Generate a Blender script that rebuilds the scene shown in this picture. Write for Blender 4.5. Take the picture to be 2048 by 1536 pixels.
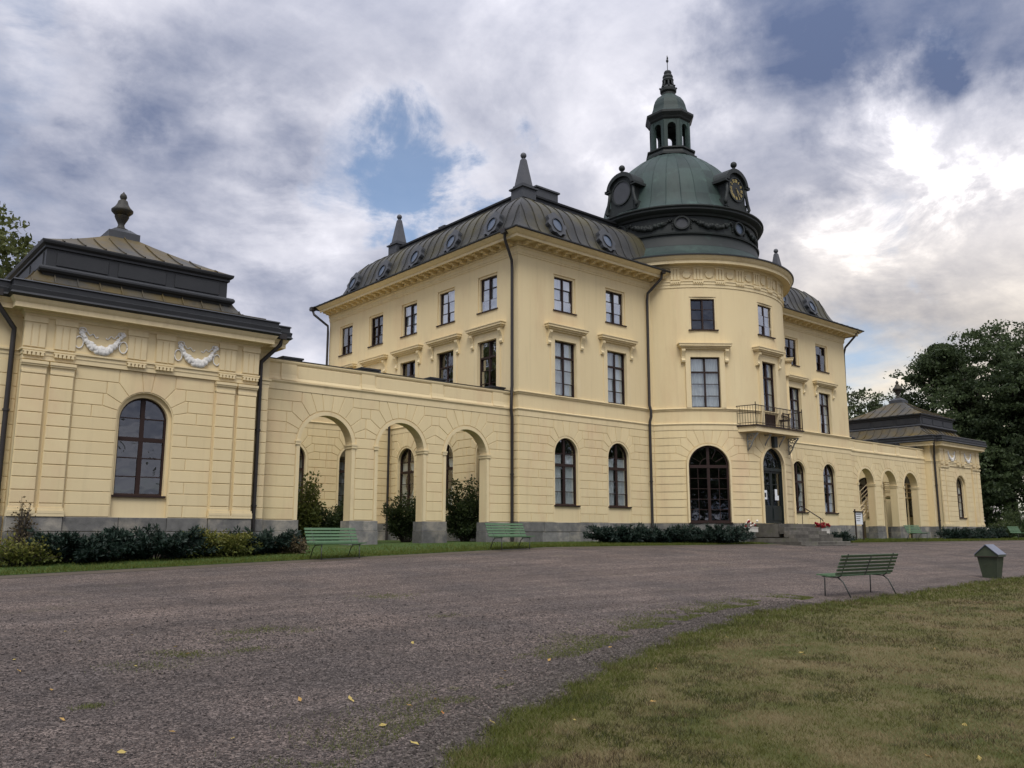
import bpy, bmesh, math, random
import numpy as np
from mathutils import Vector, Matrix
for o in list(bpy.data.objects): bpy.data.objects.remove(o)
SC = bpy.context.scene; COL = SC.collection
rnd = random.Random(7); PI = math.pi
# ------------------------------------------------------------------ camera
CAM = np.array([-36.414, -26.18, 0.387]); YAW, PITCH, ROLL, FPX = 0.71132, 0.17180, -0.0006, 1715.245
cd = bpy.data.cameras.new('camera'); co = bpy.data.objects.new('camera', cd); COL.objects.link(co)
co.location = CAM; co.rotation_euler = (PI/2+PITCH, 0, -YAW)
cd.sensor_fit = 'HORIZONTAL'; cd.sensor_width = 36; cd.lens = FPX/2048*36; cd.clip_end = 3000; cd.clip_start = .05
SC.camera = co
# ------------------------------------------------------------------ world, sun, exposure
SUN_AZ, SUN_EL = math.radians(222), math.radians(54)      # azimuth from +y towards +x
wd = bpy.data.worlds.new('World'); SC.world = wd; wd.use_nodes = True
def build_world():
    nt = wd.node_tree; N = nt.nodes; L = nt.links; N.clear()
    def nd(t, **k):
        n = N.new(t)
        for a, b in k.items(): setattr(n, a, b)
        return n
    def inp(n, i, v):
        if isinstance(v, bpy.types.NodeSocket): L.new(v, n.inputs[i])
        else: n.inputs[i].default_value = v
    def M(op, a, b=0.0, c=0.0, clamp=False):
        n = nd('ShaderNodeMath', operation=op, use_clamp=clamp); inp(n, 0, a); inp(n, 1, b); inp(n, 2, c); return n.outputs[0]
    def ramp(v, a, b, c=0.0, d=1.0, t='SMOOTHSTEP'):
        n = nd('ShaderNodeMapRange', interpolation_type=t); inp(n, 0, v); inp(n, 1, a); inp(n, 2, b); inp(n, 3, c); inp(n, 4, d); return n.outputs[0]
    def mix(f, a, b):
        n = nd('ShaderNodeMix', data_type='RGBA'); inp(n, 0, f); inp(n, 6, a); inp(n, 7, b); return n.outputs[2]
    tc = nd('ShaderNodeTexCoord'); D = tc.outputs['Generated']
    sx = nd('ShaderNodeSeparateXYZ'); L.new(D, sx.inputs[0])
    z = M('MAXIMUM', sx.outputs[2], 0.0); zc = M('ADD', z, 0.24)
    cb = nd('ShaderNodeCombineXYZ'); L.new(M('DIVIDE', sx.outputs[0], zc), cb.inputs[0]); L.new(M('DIVIDE', sx.outputs[1], zc), cb.inputs[1])
    def noise(scale, det, rough, dist, off):
        mp = nd('ShaderNodeMapping'); L.new(cb.outputs[0], mp.inputs[0]); mp.inputs['Location'].default_value = off
        n = nd('ShaderNodeTexNoise'); L.new(mp.outputs[0], n.inputs['Vector'])
        n.inputs['Scale'].default_value = scale; n.inputs['Detail'].default_value = det; n.inputs['Roughness'].default_value = rough; n.inputs['Distortion'].default_value = dist
        return n.outputs['Fac']
    wn = nd('ShaderNodeTexNoise'); L.new(D, wn.inputs['Vector']); wn.inputs['Scale'].default_value = 7; wn.inputs['Detail'].default_value = 7; wn.inputs['Roughness'].default_value = .6
    wv = nd('ShaderNodeVectorMath', operation='MULTIPLY_ADD'); L.new(wn.outputs['Color'], wv.inputs[0]); wv.inputs[1].default_value = (.36, .36, .26); wv.inputs[2].default_value = (-.18, -.18, -.13)
    wa = nd('ShaderNodeVectorMath', operation='ADD'); L.new(D, wa.inputs[0]); L.new(wv.outputs[0], wa.inputs[1]); wz = nd('ShaderNodeVectorMath', operation='NORMALIZE'); L.new(wa.outputs[0], wz.inputs[0]); Dw = wz.outputs[0]
    def lobe(az, el, r0, r1):
        a, e = math.radians(az), math.radians(el)
        v = (math.sin(a)*math.cos(e), math.cos(a)*math.cos(e), math.sin(e))
        n = nd('ShaderNodeVectorMath', operation='DOT_PRODUCT'); L.new(Dw, n.inputs[0]); n.inputs[1].default_value = v
        return ramp(n.outputs['Value'], math.cos(math.radians(r1)), math.cos(math.radians(r0)))
    n1 = noise(.80, 10, .57, .6, (3.1, 1.7, 0)); n2 = noise(1.7, 10, .58, .45, (7.3, 4.4, 2)); n3 = noise(.50, 3, .5, .2, (1.2, 9.1, 5)); n4 = noise(4.2, 9, .60, .3, (0, 3, 8)); n5 = noise(3.4, 10, .62, .5, (5.2, 11.7, 3))
    sky = nd('ShaderNodeTexSky', sky_type='NISHITA', sun_disc=False, sun_elevation=SUN_EL, sun_rotation=SUN_AZ)
    sky.air_density = 1.0; sky.dust_density = .6; sky.ozone_density = 1.6
    gap = M('ADD', M('MULTIPLY', lobe(32.0, 24.0, .5, 8), 1.0), M('MULTIPLY', lobe(38, 21.5, .5, 8), .8))
    gap = M('ADD', gap, M('MULTIPLY', lobe(66, 18.2, .3, 4), .7))
    gap = M('ADD', gap, M('MULTIPLY', lobe(5, 29, 1, 9), .75))
    gap = M('ADD', gap, M('MULTIPLY', lobe(11, 20, 1, 6), .35))
    gap = M('ADD', gap, M('MULTIPLY', lobe(61, 10, 1, 6), .2))
    gap = M('MULTIPLY', gap, ramp(n5, .40, .62, 1.25, .55))
    den = M('ADD', n1, M('MULTIPLY', M('SUBTRACT', n2, .5), .45)); den = M('ADD', den, M('MULTIPLY', M('SUBTRACT', n4, .5), .22))
    den = M('SUBTRACT', M('ADD', den, .085), M('MULTIPLY', gap, .29))
    mask = ramp(den, .20, .56, .10, 1.0)
    glow = M('ADD', M('ADD', M('MULTIPLY', lobe(65, 20.0, .5, 6), .6), M('MULTIPLY', lobe(70, 22.5, .5, 6), .55)), M('MULTIPLY', lobe(48.5, 26.5, .5, 6), .5))
    glow = M('ADD', glow, M('MULTIPLY', lobe(26, 22, 1, 9), .5))
    glow = M('ADD', glow, M('MULTIPLY', lobe(12, 28, .5, 6), .45))
    glow = M('ADD', glow, M('MULTIPLY', lobe(68, 12, 2, 15), .35))
    glow = M('MULTIPLY', glow, ramp(n5, .38, .60, -.15, 1.5))
    dark = M('ADD', M('MULTIPLY', lobe(66, 34, 3, 13), 1.4), M('MULTIPLY', lobe(31, 34, 2, 13), .75))
    dark = M('ADD', dark, M('MULTIPLY', lobe(57, 25, 1, 9), .5)); dark = M('ADD', dark, M('MULTIPLY', lobe(78, 23, 1, 8), .7)); dark = M('ADD', dark, M('MULTIPLY', lobe(19, 25, 1, 9), .35))
    f = M('ADD', M('MULTIPLY', M('SUBTRACT', n2, .5), 2.1), M('MULTIPLY', M('SUBTRACT', n3, .5), 1.1))
    f = M('ADD', f, M('MULTIPLY', M('SUBTRACT', n4, .5), .85)); f = M('ADD', f, .57)
    f = M('ADD', f, M('MULTIPLY', glow, .44)); f = M('SUBTRACT', f, M('MULTIPLY', dark, .46))
    thin = ramp(den, .40, .62); f = M('ADD', f, M('MULTIPLY', M('SUBTRACT', 1.0, thin), .15))
    fr = ramp(f, .0, 1.12, t='LINEAR')
    c = mix(fr, (.125, .165, .285, 1), (.87, .86, .93, 1))
    warm = M('MULTIPLY', ramp(z, .46, .05), lobe(72, 10, 4, 42))
    c = mix(M('MULTIPLY', warm, .9), c, mix(fr, (.27, .26, .27, 1), (.98, .84, .62, 1)))
    hot = M('MULTIPLY', ramp(f, .9, 1.7), glow)
    gain = M('ADD', M('ADD', .80, M('MULTIPLY', ramp(z, .45, 1.0), .95)), M('MULTIPLY', hot, .45))
    b1 = nd('ShaderNodeBackground'); L.new(sky.outputs[0], b1.inputs[0]); b1.inputs[1].default_value = .105
    b2 = nd('ShaderNodeBackground'); L.new(c, b2.inputs[0]); L.new(gain, b2.inputs[1])
    ms = nd('ShaderNodeMixShader'); L.new(mask, ms.inputs[0]); L.new(b1.outputs[0], ms.inputs[1]); L.new(b2.outputs[0], ms.inputs[2])
    out = nd('ShaderNodeOutputWorld'); L.new(ms.outputs[0], out.inputs[0])
build_world()
sl = bpy.data.lights.new('sun', 'SUN'); so = bpy.data.objects.new('sun', sl); COL.objects.link(so)
sl.energy = 1.5; sl.angle = math.radians(24); sl.color = (1, .95, .87)
sd = Vector((math.sin(SUN_AZ)*math.cos(SUN_EL), math.cos(SUN_AZ)*math.cos(SUN_EL), math.sin(SUN_EL)))
so.rotation_euler = sd.to_track_quat('Z', 'Y').to_euler(); so.location = (-40, -40, 60)
vs = SC.view_settings; vs.view_transform = 'Standard'; vs.look = 'None'; vs.gamma = 1; vs.use_curve_mapping = False; vs.exposure = .45
SC.cycles.max_bounces = 8; SC.cycles.transparent_max_bounces = 12
# ------------------------------------------------------------------ materials
MATS = {}
def mat(name, col, rough=.8, col2=None, nscale=3.0, nmix=.5, bump=0.0, bscale=30.0, metal=0.0, spec=.3, col3=None, n3=.4, t3=(.5, .7), detail=6, stretch=None, world=True, orand=0.0, streak=0.0):
    m = bpy.data.materials.new(name); m.use_nodes = True; nt = m.node_tree; N = nt.nodes; L = nt.links
    p = N['Principled BSDF']; p.inputs['Roughness'].default_value = rough; p.inputs['Metallic'].default_value = metal
    p.inputs['Specular IOR Level'].default_value = spec; p.inputs['Base Color'].default_value = (*col, 1)
    if world: geo = N.new('ShaderNodeNewGeometry'); vec = geo.outputs['Position']
    else: geo = N.new('ShaderNodeTexCoord'); vec = geo.outputs['Object']
    if stretch:
        mp = N.new('ShaderNodeMapping'); mp.inputs['Scale'].default_value = stretch; L.new(vec, mp.inputs[0]); svec = mp.outputs[0]
    else: svec = vec
    cur = None
    if col2:
        n = N.new('ShaderNodeTexNoise'); n.inputs['Scale'].default_value = nscale; n.inputs['Detail'].default_value = detail; n.inputs['Roughness'].default_value = .62; L.new(svec, n.inputs['Vector'])
        r = N.new('ShaderNodeMapRange'); r.inputs[1].default_value = .5-nmix*.5; r.inputs[2].default_value = .5+nmix*.5; L.new(n.outputs['Fac'], r.inputs[0])
        x = N.new('ShaderNodeMix'); x.data_type = 'RGBA'; x.inputs[6].default_value = (*col, 1); x.inputs[7].default_value = (*col2, 1); L.new(r.outputs[0], x.inputs[0]); cur = x.outputs[2]
    if col3:
        n = N.new('ShaderNodeTexNoise'); n.inputs['Scale'].default_value = n3; n.inputs['Detail'].default_value = 8; n.inputs['Roughness'].default_value = .65; L.new(svec, n.inputs['Vector'])
        r = N.new('ShaderNodeMapRange'); r.inputs[1].default_value = t3[0]; r.inputs[2].default_value = t3[1]; L.new(n.outputs['Fac'], r.inputs[0])
        x = N.new('ShaderNodeMix'); x.data_type = 'RGBA'; x.inputs[7].default_value = (*col3, 1); L.new(r.outputs[0], x.inputs[0])
        if cur: L.new(cur, x.inputs[6])
        else: x.inputs[6].default_value = (*col, 1)
        cur = x.outputs[2]
    if streak:
        mp = N.new('ShaderNodeMapping'); mp.inputs['Scale'].default_value = (5.5, 5.5, .32); L.new(vec, mp.inputs[0])
        n = N.new('ShaderNodeTexNoise'); n.inputs['Scale'].default_value = 1; n.inputs['Detail'].default_value = 7; n.inputs['Roughness'].default_value = .6; L.new(mp.outputs[0], n.inputs['Vector'])
        r = N.new('ShaderNodeMapRange'); r.inputs[1].default_value = .52; r.inputs[2].default_value = .78; r.inputs[3].default_value = 1; r.inputs[4].default_value = 1-streak; L.new(n.outputs['Fac'], r.inputs[0])
        hs = N.new('ShaderNodeHueSaturation'); L.new(r.outputs[0], hs.inputs['Value']); hs.inputs['Color'].default_value = (*col, 1)
        if cur: L.new(cur, hs.inputs['Color'])
        cur = hs.outputs[0]
    if orand:
        oi = N.new('ShaderNodeObjectInfo'); mr = N.new('ShaderNodeMapRange'); mr.inputs[3].default_value = 1-orand; mr.inputs[4].default_value = 1+orand; L.new(oi.outputs['Random'], mr.inputs[0])
        hs = N.new('ShaderNodeHueSaturation'); L.new(mr.outputs[0], hs.inputs['Value']); hs.inputs['Color'].default_value = (*col, 1)
        if cur: L.new(cur, hs.inputs['Color'])
        cur = hs.outputs[0]
    if cur: L.new(cur, p.inputs['Base Color'])
    if bump:
        n = N.new('ShaderNodeTexNoise'); n.inputs['Scale'].default_value = bscale; n.inputs['Detail'].default_value = 5; L.new(vec, n.inputs['Vector'])
        b = N.new('ShaderNodeBump'); b.inputs['Strength'].default_value = bump; b.inputs['Distance'].default_value = .02; L.new(n.outputs['Fac'], b.inputs['Height']); L.new(b.outputs[0], p.inputs['Normal'])
    MATS[name] = m; return m
mat('plaster', (.74, .62, .375), .85, (.685, .56, .33), .9, .6, .12, 60, col3=(.62, .46, .275), n3=.5, t3=(.52, .8), stretch=(1, 1, .35), detail=9, streak=.085)
mat('plaster_block', (.74, .62, .375), .85, (.685, .56, .325), 1.3, .6, .12, 60, col3=(.66, .49, .30), n3=.6, t3=(.52, .78), stretch=(1, 1, .5), orand=.035, streak=.10)
mat('trim', (.75, .63, .395), .8, (.68, .56, .33), 2.5, .6, .08, 60, col3=(.56, .44, .27), n3=1.1, t3=(.56, .82), stretch=(1, 1, .5), streak=.12)
mat('soffit', (.64, .50, .29), .85, (.50, .39, .23), 2.2, .6)
mat('plinth', (.20, .195, .185), .8, (.105, .105, .10), 5, .5, .5, 40, col3=(.31, .285, .24), n3=1.3, t3=(.50, .66), orand=.28, detail=9)
mat('step_stone', (.155, .145, .125), .85, (.07, .065, .055), 4, .5, .5, 35, col3=(.10, .11, .06), n3=1.6, t3=(.55, .75), orand=.3)
mat('relief', (.82, .81, .77), .7, (.68, .67, .63), 8, .6)
mat('sheet', (.054, .052, .047), .55, (.033, .036, .038), 1.6, .6, .05, 12, spec=.35, col3=(.074, .066, .034), n3=.45, t3=(.45, .66), detail=9, orand=.14, streak=.3)
mat('moss_sheet', (.072, .068, .058), .6, (.046, .048, .048), 1.2, .6, .06, 14, spec=.25, col3=(.098, .070, .021), n3=.55, t3=(.38, .62), detail=9, orand=.14, streak=.3)
mat('dark_metal', (.030, .032, .035), .5, (.019, .021, .024), 2.0, .6, spec=.4)
mat('dormer_metal', (.068, .072, .08), .5, (.048, .052, .057), 3, .6)
mat('obelisk_metal', (.095, .098, .108), .5, (.065, .068, .075), 3, .6)
mat('copper', (.040, .068, .058), .6, (.025, .040, .039), 1.1, .7, .06, 9, col3=(.066, .112, .092), n3=.9, t3=(.54, .76), detail=9, orand=.24, streak=.3)
mat('copper_dark', (.026, .031, .029), .6, (.017, .021, .021), 2, .7, .1, 14, col3=(.042, .07, .06), n3=1.3, t3=(.6, .8))
mat('frame_brown', (.030, .015, .012), .55, (.022, .011, .009), 6, .6)
mat('door_green', (.011, .016, .015), .45, (.008, .014, .013), 6, .6, spec=.4)
mat('room', (.012, .011, .010), .9)
mat('pipe', (.022, .02, .02), .5, (.035, .03, .028), 5, .6, spec=.4)
mat('iron', (.03, .02, .016), .6)
mat('bracket_iron', (.33, .34, .32), .7, (.22, .22, .20), 8, .6)
mat('bench_green', (.095, .175, .088), .6, (.060, .120, .06), 7, .6, .05, 60, spec=.4, col3=(.085, .16, .085), n3=3, t3=(.58, .75))
mat('bench_shade', (.075, .115, .06), .6, (.045, .07, .038), 7, .6, .06, 60, spec=.35, col3=(.06, .08, .05), n3=3, t3=(.55, .75))  # darker green: shade on the bench's rear is put into the colour
mat('bench_iron', (.09, .095, .09), .5, (.05, .055, .05), 9, .6, metal=.3)
mat('bin_green', (.048, .062, .034), .6, (.028, .038, .022), 5, .6, spec=.4)
mat('bin_lid', (.17, .19, .24), .4, (.12, .13, .17), 5, .6, metal=.3)
mat('gold', (.40, .32, .13), .45, metal=.4)
mat('clock_black', (.018, .02, .02), .5)
mat('paper', (.78, .80, .82), .8, (.66, .70, .72), 30, .6)
mat('ink', (.05, .05, .06), .8)
mat('white_box', (.62, .60, .55), .8, (.5, .48, .43), 6, .6)
mat('petal_red', (.27, .010, .016), .7, (.13, .006, .01), 25, .7)
mat('petal_white', (.75, .72, .66), .7)
mat('wood_cream', (.68, .56, .34), .7, (.55, .45, .27), 4, .6)
mat('bark', (.07, .06, .05), .9, (.035, .03, .026), 9, .7, .6, 20)
mat('ashlar_dark', (.30, .235, .125), .9)
def leafmat(name, c1, c2, trans=.35, rough=.55):
    m = bpy.data.materials.new(name); m.use_nodes = True; nt = m.node_tree; N = nt.nodes; L = nt.links
    p = N['Principled BSDF']; p.inputs['Roughness'].default_value = rough; p.inputs['Specular IOR Level'].default_value = .25
    a = N.new('ShaderNodeAttribute'); a.attribute_name = 'tint'
    x = N.new('ShaderNodeMix'); x.data_type = 'RGBA'; x.inputs[6].default_value = (*c1, 1); x.inputs[7].default_value = (*c2, 1); L.new(a.outputs['Fac'], x.inputs[0])
    L.new(x.outputs[2], p.inputs['Base Color'])
    t = N.new('ShaderNodeBsdfTranslucent'); L.new(x.outputs[2], t.inputs[0])
    s = N.new('ShaderNodeMixShader'); s.inputs[0].default_value = trans; L.new(p.outputs[0], s.inputs[1]); L.new(t.outputs[0], s.inputs[2])
    L.new(s.outputs[0], N['Material Output'].inputs[0]); MATS[name] = m
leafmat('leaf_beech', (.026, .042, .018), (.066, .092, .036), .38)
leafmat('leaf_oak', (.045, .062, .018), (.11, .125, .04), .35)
leafmat('leaf_far', (.05, .07, .035), (.09, .11, .05), .3)
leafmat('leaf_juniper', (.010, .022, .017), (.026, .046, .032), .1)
leafmat('leaf_yellow', (.075, .095, .02), (.20, .19, .045), .35)
leafmat('leaf_shrub', (.022, .038, .014), (.080, .105, .034), .35)
leafmat('leaf_brown', (.075, .06, .035), (.15, .115, .06), .2)
leafmat('leaf_vine', (.08, .105, .025), (.20, .21, .06), .4)
leafmat('leaf_fall', (.46, .36, .12), (.40, .17, .05), .2, .7)
leafmat('blade_tuft', (.022, .032, .008), (.075, .052, .028), .15)
leafmat('blade_green', (.058, .082, .011), (.120, .135, .024), .3)
leafmat('blade_dry', (.088, .094, .018), (.205, .160, .078), .2)
def glassmat(name, tint, refl):
    m = bpy.data.materials.new(name); m.use_nodes = True; nt = m.node_tree; N = nt.nodes; L = nt.links; N.remove(N['Principled BSDF'])
    g = N.new('ShaderNodeBsdfGlossy'); g.inputs['Roughness'].default_value = .015; g.inputs['Color'].default_value = (.95, .97, 1, 1)
    t = N.new('ShaderNodeBsdfTransparent'); t.inputs[0].default_value = (*tint, 1)
    geo = N.new('ShaderNodeNewGeometry'); n = N.new('ShaderNodeTexNoise'); n.inputs['Scale'].default_value = 2.2; n.inputs['Detail'].default_value = 1; L.new(geo.outputs['Position'], n.inputs['Vector'])
    b = N.new('ShaderNodeBump'); b.inputs['Strength'].default_value = .25; b.inputs['Distance'].default_value = .02; L.new(n.outputs['Fac'], b.inputs['Height']); L.new(b.outputs[0], g.inputs['Normal'])
    lw = N.new('ShaderNodeFresnel'); lw.inputs['IOR'].default_value = 1.5
    r = N.new('ShaderNodeMapRange'); r.inputs[1].default_value = 0; r.inputs[2].default_value = .5; r.inputs[3].default_value = refl; r.inputs[4].default_value = .8; L.new(lw.outputs[0], r.inputs[0])
    s = N.new('ShaderNodeMixShader'); L.new(r.outputs[0], s.inputs[0]); L.new(t.outputs[0], s.inputs[1]); L.new(g.outputs[0], s.inputs[2]); L.new(s.outputs[0], N['Material Output'].inputs[0]); MATS[name] = m
glassmat('glass', (.86, .89, .88), .13)
glassmat('glass_dark', (.45, .47, .46), .08)
glassmat('glass_sky', (.75, .80, .84), .42)
mat('glass_oculus', (.075, .10, .145), .25, spec=.35)  # opaque blue base colour paints in the sky mirrored by the panes
def curtainmat():
    m = bpy.data.materials.new('curtain'); m.use_nodes = True; nt = m.node_tree; N = nt.nodes; L = nt.links
    p = N['Principled BSDF']; p.inputs['Base Color'].default_value = (.88, .92, .92, 1); p.inputs['Roughness'].default_value = .9
    MATS['curtain'] = m
curtainmat()
# ------------------------------------------------------------------ object helpers
ORG = {}
def tag(o, label, cat, group=None, kind=None):
    if label: o['label'] = label
    if cat: o['category'] = cat
    if group: o['group'] = group
    if kind: o['kind'] = kind
    return o
def thing(name, loc, label, cat, group=None, rz=0):
    o = bpy.data.objects.new(name, None); COL.objects.link(o); o.location = loc; o.rotation_euler = (0, 0, rz); o.empty_display_size = .2
    ORG[o.name] = Vector(loc); return tag(o, label, cat, group)
def link(name, me, parent=None, m=None, mtx=None):
    o = bpy.data.objects.new(name, me); COL.objects.link(o)
    if m and not me.materials: me.materials.append(MATS[m])
    if parent: o.parent = parent
    if mtx is not None: o.matrix_local = mtx
    return o
class MB:
    def __init__(s): s.v = []; s.f = []; s.smooth = False
    def add(s, vs, fs):
        b = len(s.v); s.v.extend([tuple(p) for p in vs]); s.f.extend([tuple(i+b for i in f) for f in fs]); return s
    def box(s, x0, x1, y0, y1, z0, z1):
        return s.add([(x0,y0,z0),(x1,y0,z0),(x1,y1,z0),(x0,y1,z0),(x0,y0,z1),(x1,y0,z1),(x1,y1,z1),(x0,y1,z1)], [(0,3,2,1),(4,5,6,7),(0,1,5,4),(1,2,6,5),(2,3,7,6),(3,0,4,7)])
    def obox(s, mtx, *a):
        t = MB().box(*a); return s.add([mtx @ Vector(p) for p in t.v], t.f)
    def prism(s, poly, y0, y1):                       # poly (x,z) extruded along y
        n = len(poly); v = [(x, y0, z) for x, z in poly]+[(x, y1, z) for x, z in poly]
        return s.add(v, [tuple(range(n)), tuple(range(2*n-1, n-1, -1))]+[(i, i+n, (i+1) % n+n, (i+1) % n) for i in range(n)])
    def tube(s, pts, r, n=8, cap=True):
        pts = [Vector(p) for p in pts]; rings = []; up = None
        for i, p in enumerate(pts):
            a = pts[max(i-1, 0)]; b = pts[min(i+1, len(pts)-1)]; t = (b-a)
            if t.length < 1e-9: t = Vector((0, 0, 1))
            t.normalize()
            if up is None: up = Vector((0, 0, 1)) if abs(t.z) < .9 else Vector((1, 0, 0))
            x = t.cross(up)
            if x.length < 1e-6: x = t.cross(Vector((0, 1, 0)))
            x.normalize(); y = x.cross(t); up = y
            rr = r[i] if isinstance(r, (list, tuple)) else r
            rings.append([p+(x*math.cos(2*PI*k/n)+y*math.sin(2*PI*k/n))*rr for k in range(n)])
        v = [q for R in rings for q in R]; f = []
        for i in range(len(rings)-1):
            for k in range(n): f.append((i*n+k, i*n+(k+1) % n, (i+1)*n+(k+1) % n, (i+1)*n+k))
        if cap: f.append(tuple(range(n-1, -1, -1))); f.append(tuple((len(rings)-1)*n+k for k in range(n)))
        return s.add(v, f)
    def lathe(s, cx, cy, prof, n=48, a0=0, a1=2*PI, off=0):
        full = abs(a1-a0-2*PI) < 1e-6; m = n if full else n+1; v = []; f = []
        for r, z in prof:
            for k in range(m):
                a = a0+(a1-a0)*k/n+off; v.append((cx+r*math.sin(a), cy-r*math.cos(a), z))
        for i in range(len(prof)-1):
            for k in range(n):
                k2 = (k+1) % m if full else k+1
                f.append((i*m+k, i*m+k2, (i+1)*m+k2, (i+1)*m+k))
        return s.add(v, f)
    def ball(s, c, r, n=10, m=6, sz=1):
        return s.lathe(c[0], c[1], [(r*math.sin(PI*i/m)+1e-5, c[2]-r*sz*math.cos(PI*i/m)) for i in range(m+1)], n)
    def sweep(s, path, prof, closed=False, caps=True):  # outward = right of travel
        P = [Vector((p[0], p[1])) for p in path]; n = len(P); offs = []
        for i in range(n):
            dirs = []
            if closed or i > 0: dirs.append((P[i]-P[i-1]).normalized())
            if closed or i < n-1: dirs.append((P[(i+1) % n]-P[i]).normalized())
            ns = [Vector((d.y, -d.x)) for d in dirs]
            if len(ns) == 1: offs.append(ns[0])
            else: offs.append((ns[0]+ns[1])/max(.2, 1+ns[0].dot(ns[1])))
        v = []; k = len(prof)
        for i in range(n):
            for d, z in prof: q = P[i]+offs[i]*d; v.append((q.x, q.y, z))
        f = []
        for i in range(n if closed else n-1):
            j = (i+1) % n
            for q in range(k-1): f.append((i*k+q, j*k+q, j*k+q+1, i*k+q+1))
        if caps and not closed: f.append(tuple(range(k-1, -1, -1))); f.append(tuple((n-1)*k+q for q in range(k)))
        return s.add(v, f)
    def xform(s, M): s.v = [tuple(M @ Vector(p)) for p in s.v]; return s
    def mesh(s, name='m'):
        me = bpy.data.meshes.new(name); me.from_pydata(s.v, [], s.f); me.update()
        if s.smooth:
            me.polygons.foreach_set('use_smooth', [True]*len(me.polygons))
        return me
    def build(s, name, m, parent=None, label=None, cat=None, group=None, kind=None, sharp=None):
        if parent is not None:
            o = ORG[parent.name]; s.v = [(p[0]-o.x, p[1]-o.y, p[2]-o.z) for p in s.v]
        me = s.mesh(name)
        if sharp and hasattr(me, 'set_sharp_from_angle'): me.set_sharp_from_angle(angle=math.radians(sharp))
        ob = link(name, me, parent, m)
        if parent is not None: ORG[ob.name] = ORG[parent.name]
        tag(ob, label, cat, group, kind); return ob
def struct(o): o['kind'] = 'structure'; return o
# ------------------------------------------------------------------ surfaces: map (s, z, d) with d outward
class Front:
    step = 1e9
    def __init__(s, y): s.y = y
    def __call__(s, a, z, d): return (a, s.y-d, z)
    def frame(s, a): return Matrix.Translation((a, s.y, 0))
class West:
    step = 1e9
    def __init__(s, x): s.x = x
    def __call__(s, a, z, d): return (s.x-d, -a, z)
    def frame(s, a): return Matrix.Translation((s.x, -a, 0)) @ Matrix.Rotation(-PI/2, 4, 'Z')
class East(West):
    def __call__(s, a, z, d): return (s.x+d, a, z)
    def frame(s, a): return Matrix.Translation((s.x, a, 0)) @ Matrix.Rotation(PI/2, 4, 'Z')
class Cyl:
    step = .3
    def __init__(s, cx, cy, R): s.cx, s.cy, s.R = cx, cy, R
    def __call__(s, a, z, d):
        t = a/s.R; return (s.cx+(s.R+d)*math.sin(t), s.cy-(s.R+d)*math.cos(t), z)
    def frame(s, a):
        t = a/s.R; return Matrix.Translation((s.cx+s.R*math.sin(t), s.cy-s.R*math.cos(t), 0)) @ Matrix.Rotation(t, 4, 'Z')
def cuts(a, b, step):
    n = max(1, int(math.ceil((b-a)/step-1e-6))); return [a+(b-a)*i/n for i in range(n+1)]
def wall_band(mb, S, s0, s1, z0, z1, ops, depth=.26):
    """wall surface with openings; op = (centre, width, zb, zt, arch)"""
    xs = s0
    for c, w, zb, zt, arch in sorted(ops):
        l, r = c-w/2, c+w/2
        A = cuts(xs, l, S.step)
        for a, b in zip(A, A[1:]): mb.add([S(a,z0,0), S(b,z0,0), S(b,z1,0), S(a,z1,0)], [(0,1,2,3)])
        st = min(S.step, w/14) if arch else min(S.step, w)
        B = cuts(l, r, st)
        if arch: B = [c-w/2*math.cos(PI*i/18) for i in range(19)]
        def top(x): return zt-w/2+math.sqrt(max(0, (w/2)**2-(x-c)**2)) if arch else zt
        for a, b in zip(B, B[1:]):
            if zb > z0: mb.add([S(a,z0,0), S(b,z0,0), S(b,zb,0), S(a,zb,0)], [(0,1,2,3)])
            mb.add([S(a,top(a),0), S(b,top(b),0), S(b,z1,0), S(a,z1,0)], [(0,1,2,3)])
        out = [(l, zb)]+[(x, top(x)) for x in B]+[(r, zb)]
        if not arch: out = [(l, zb), (l, zt), (r, zt), (r, zb)]
        if zb > z0: out = out+[(l, zb)]
        for (a, za), (b, zb2) in zip(out, out[1:]):
            mb.add([S(a,za,0), S(b,zb2,0), S(b,zb2,-depth), S(a,za,-depth)], [(0,1,2,3)])
        xs = r
    A = cuts(xs, s1, S.step)
    for a, b in zip(A, A[1:]): mb.add([S(a,z0,0), S(b,z0,0), S(b,z1,0), S(a,z1,0)], [(0,1,2,3)])
def inset(poly, t):
    n = len(poly); out = []; ar = sum(poly[i][0]*poly[(i+1) % n][1]-poly[(i+1) % n][0]*poly[i][1] for i in range(n))
    sg = 1 if ar > 0 else -1
    for i in range(n):
        p0, p1, p2 = poly[i-1], poly[i], poly[(i+1) % n]
        def nrm(a, b):
            dx, dz = b[0]-a[0], b[1]-a[1]; l = math.hypot(dx, dz) or 1; return (-dz/l*sg, dx/l*sg)
        n1, n2 = nrm(p0, p1), nrm(p1, p2); q = 1+n1[0]*n2[0]+n1[1]*n2[1]; q = max(q, .35)
        out.append((p1[0]+(n1[0]+n2[0])/q*t, p1[1]+(n1[1]+n2[1])/q*t))
    return out
def clipv(poly, x, keep_right):
    out = []; n = len(poly)
    for i in range(n):
        a, b = poly[i], poly[(i+1) % n]; ia = (a[0] >= x) == keep_right; ib = (b[0] >= x) == keep_right
        if ia: out.append(a)
        if ia != ib:
            t = (x-a[0])/(b[0]-a[0]); out.append((x, a[1]+t*(b[1]-a[1])))
    return out
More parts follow.
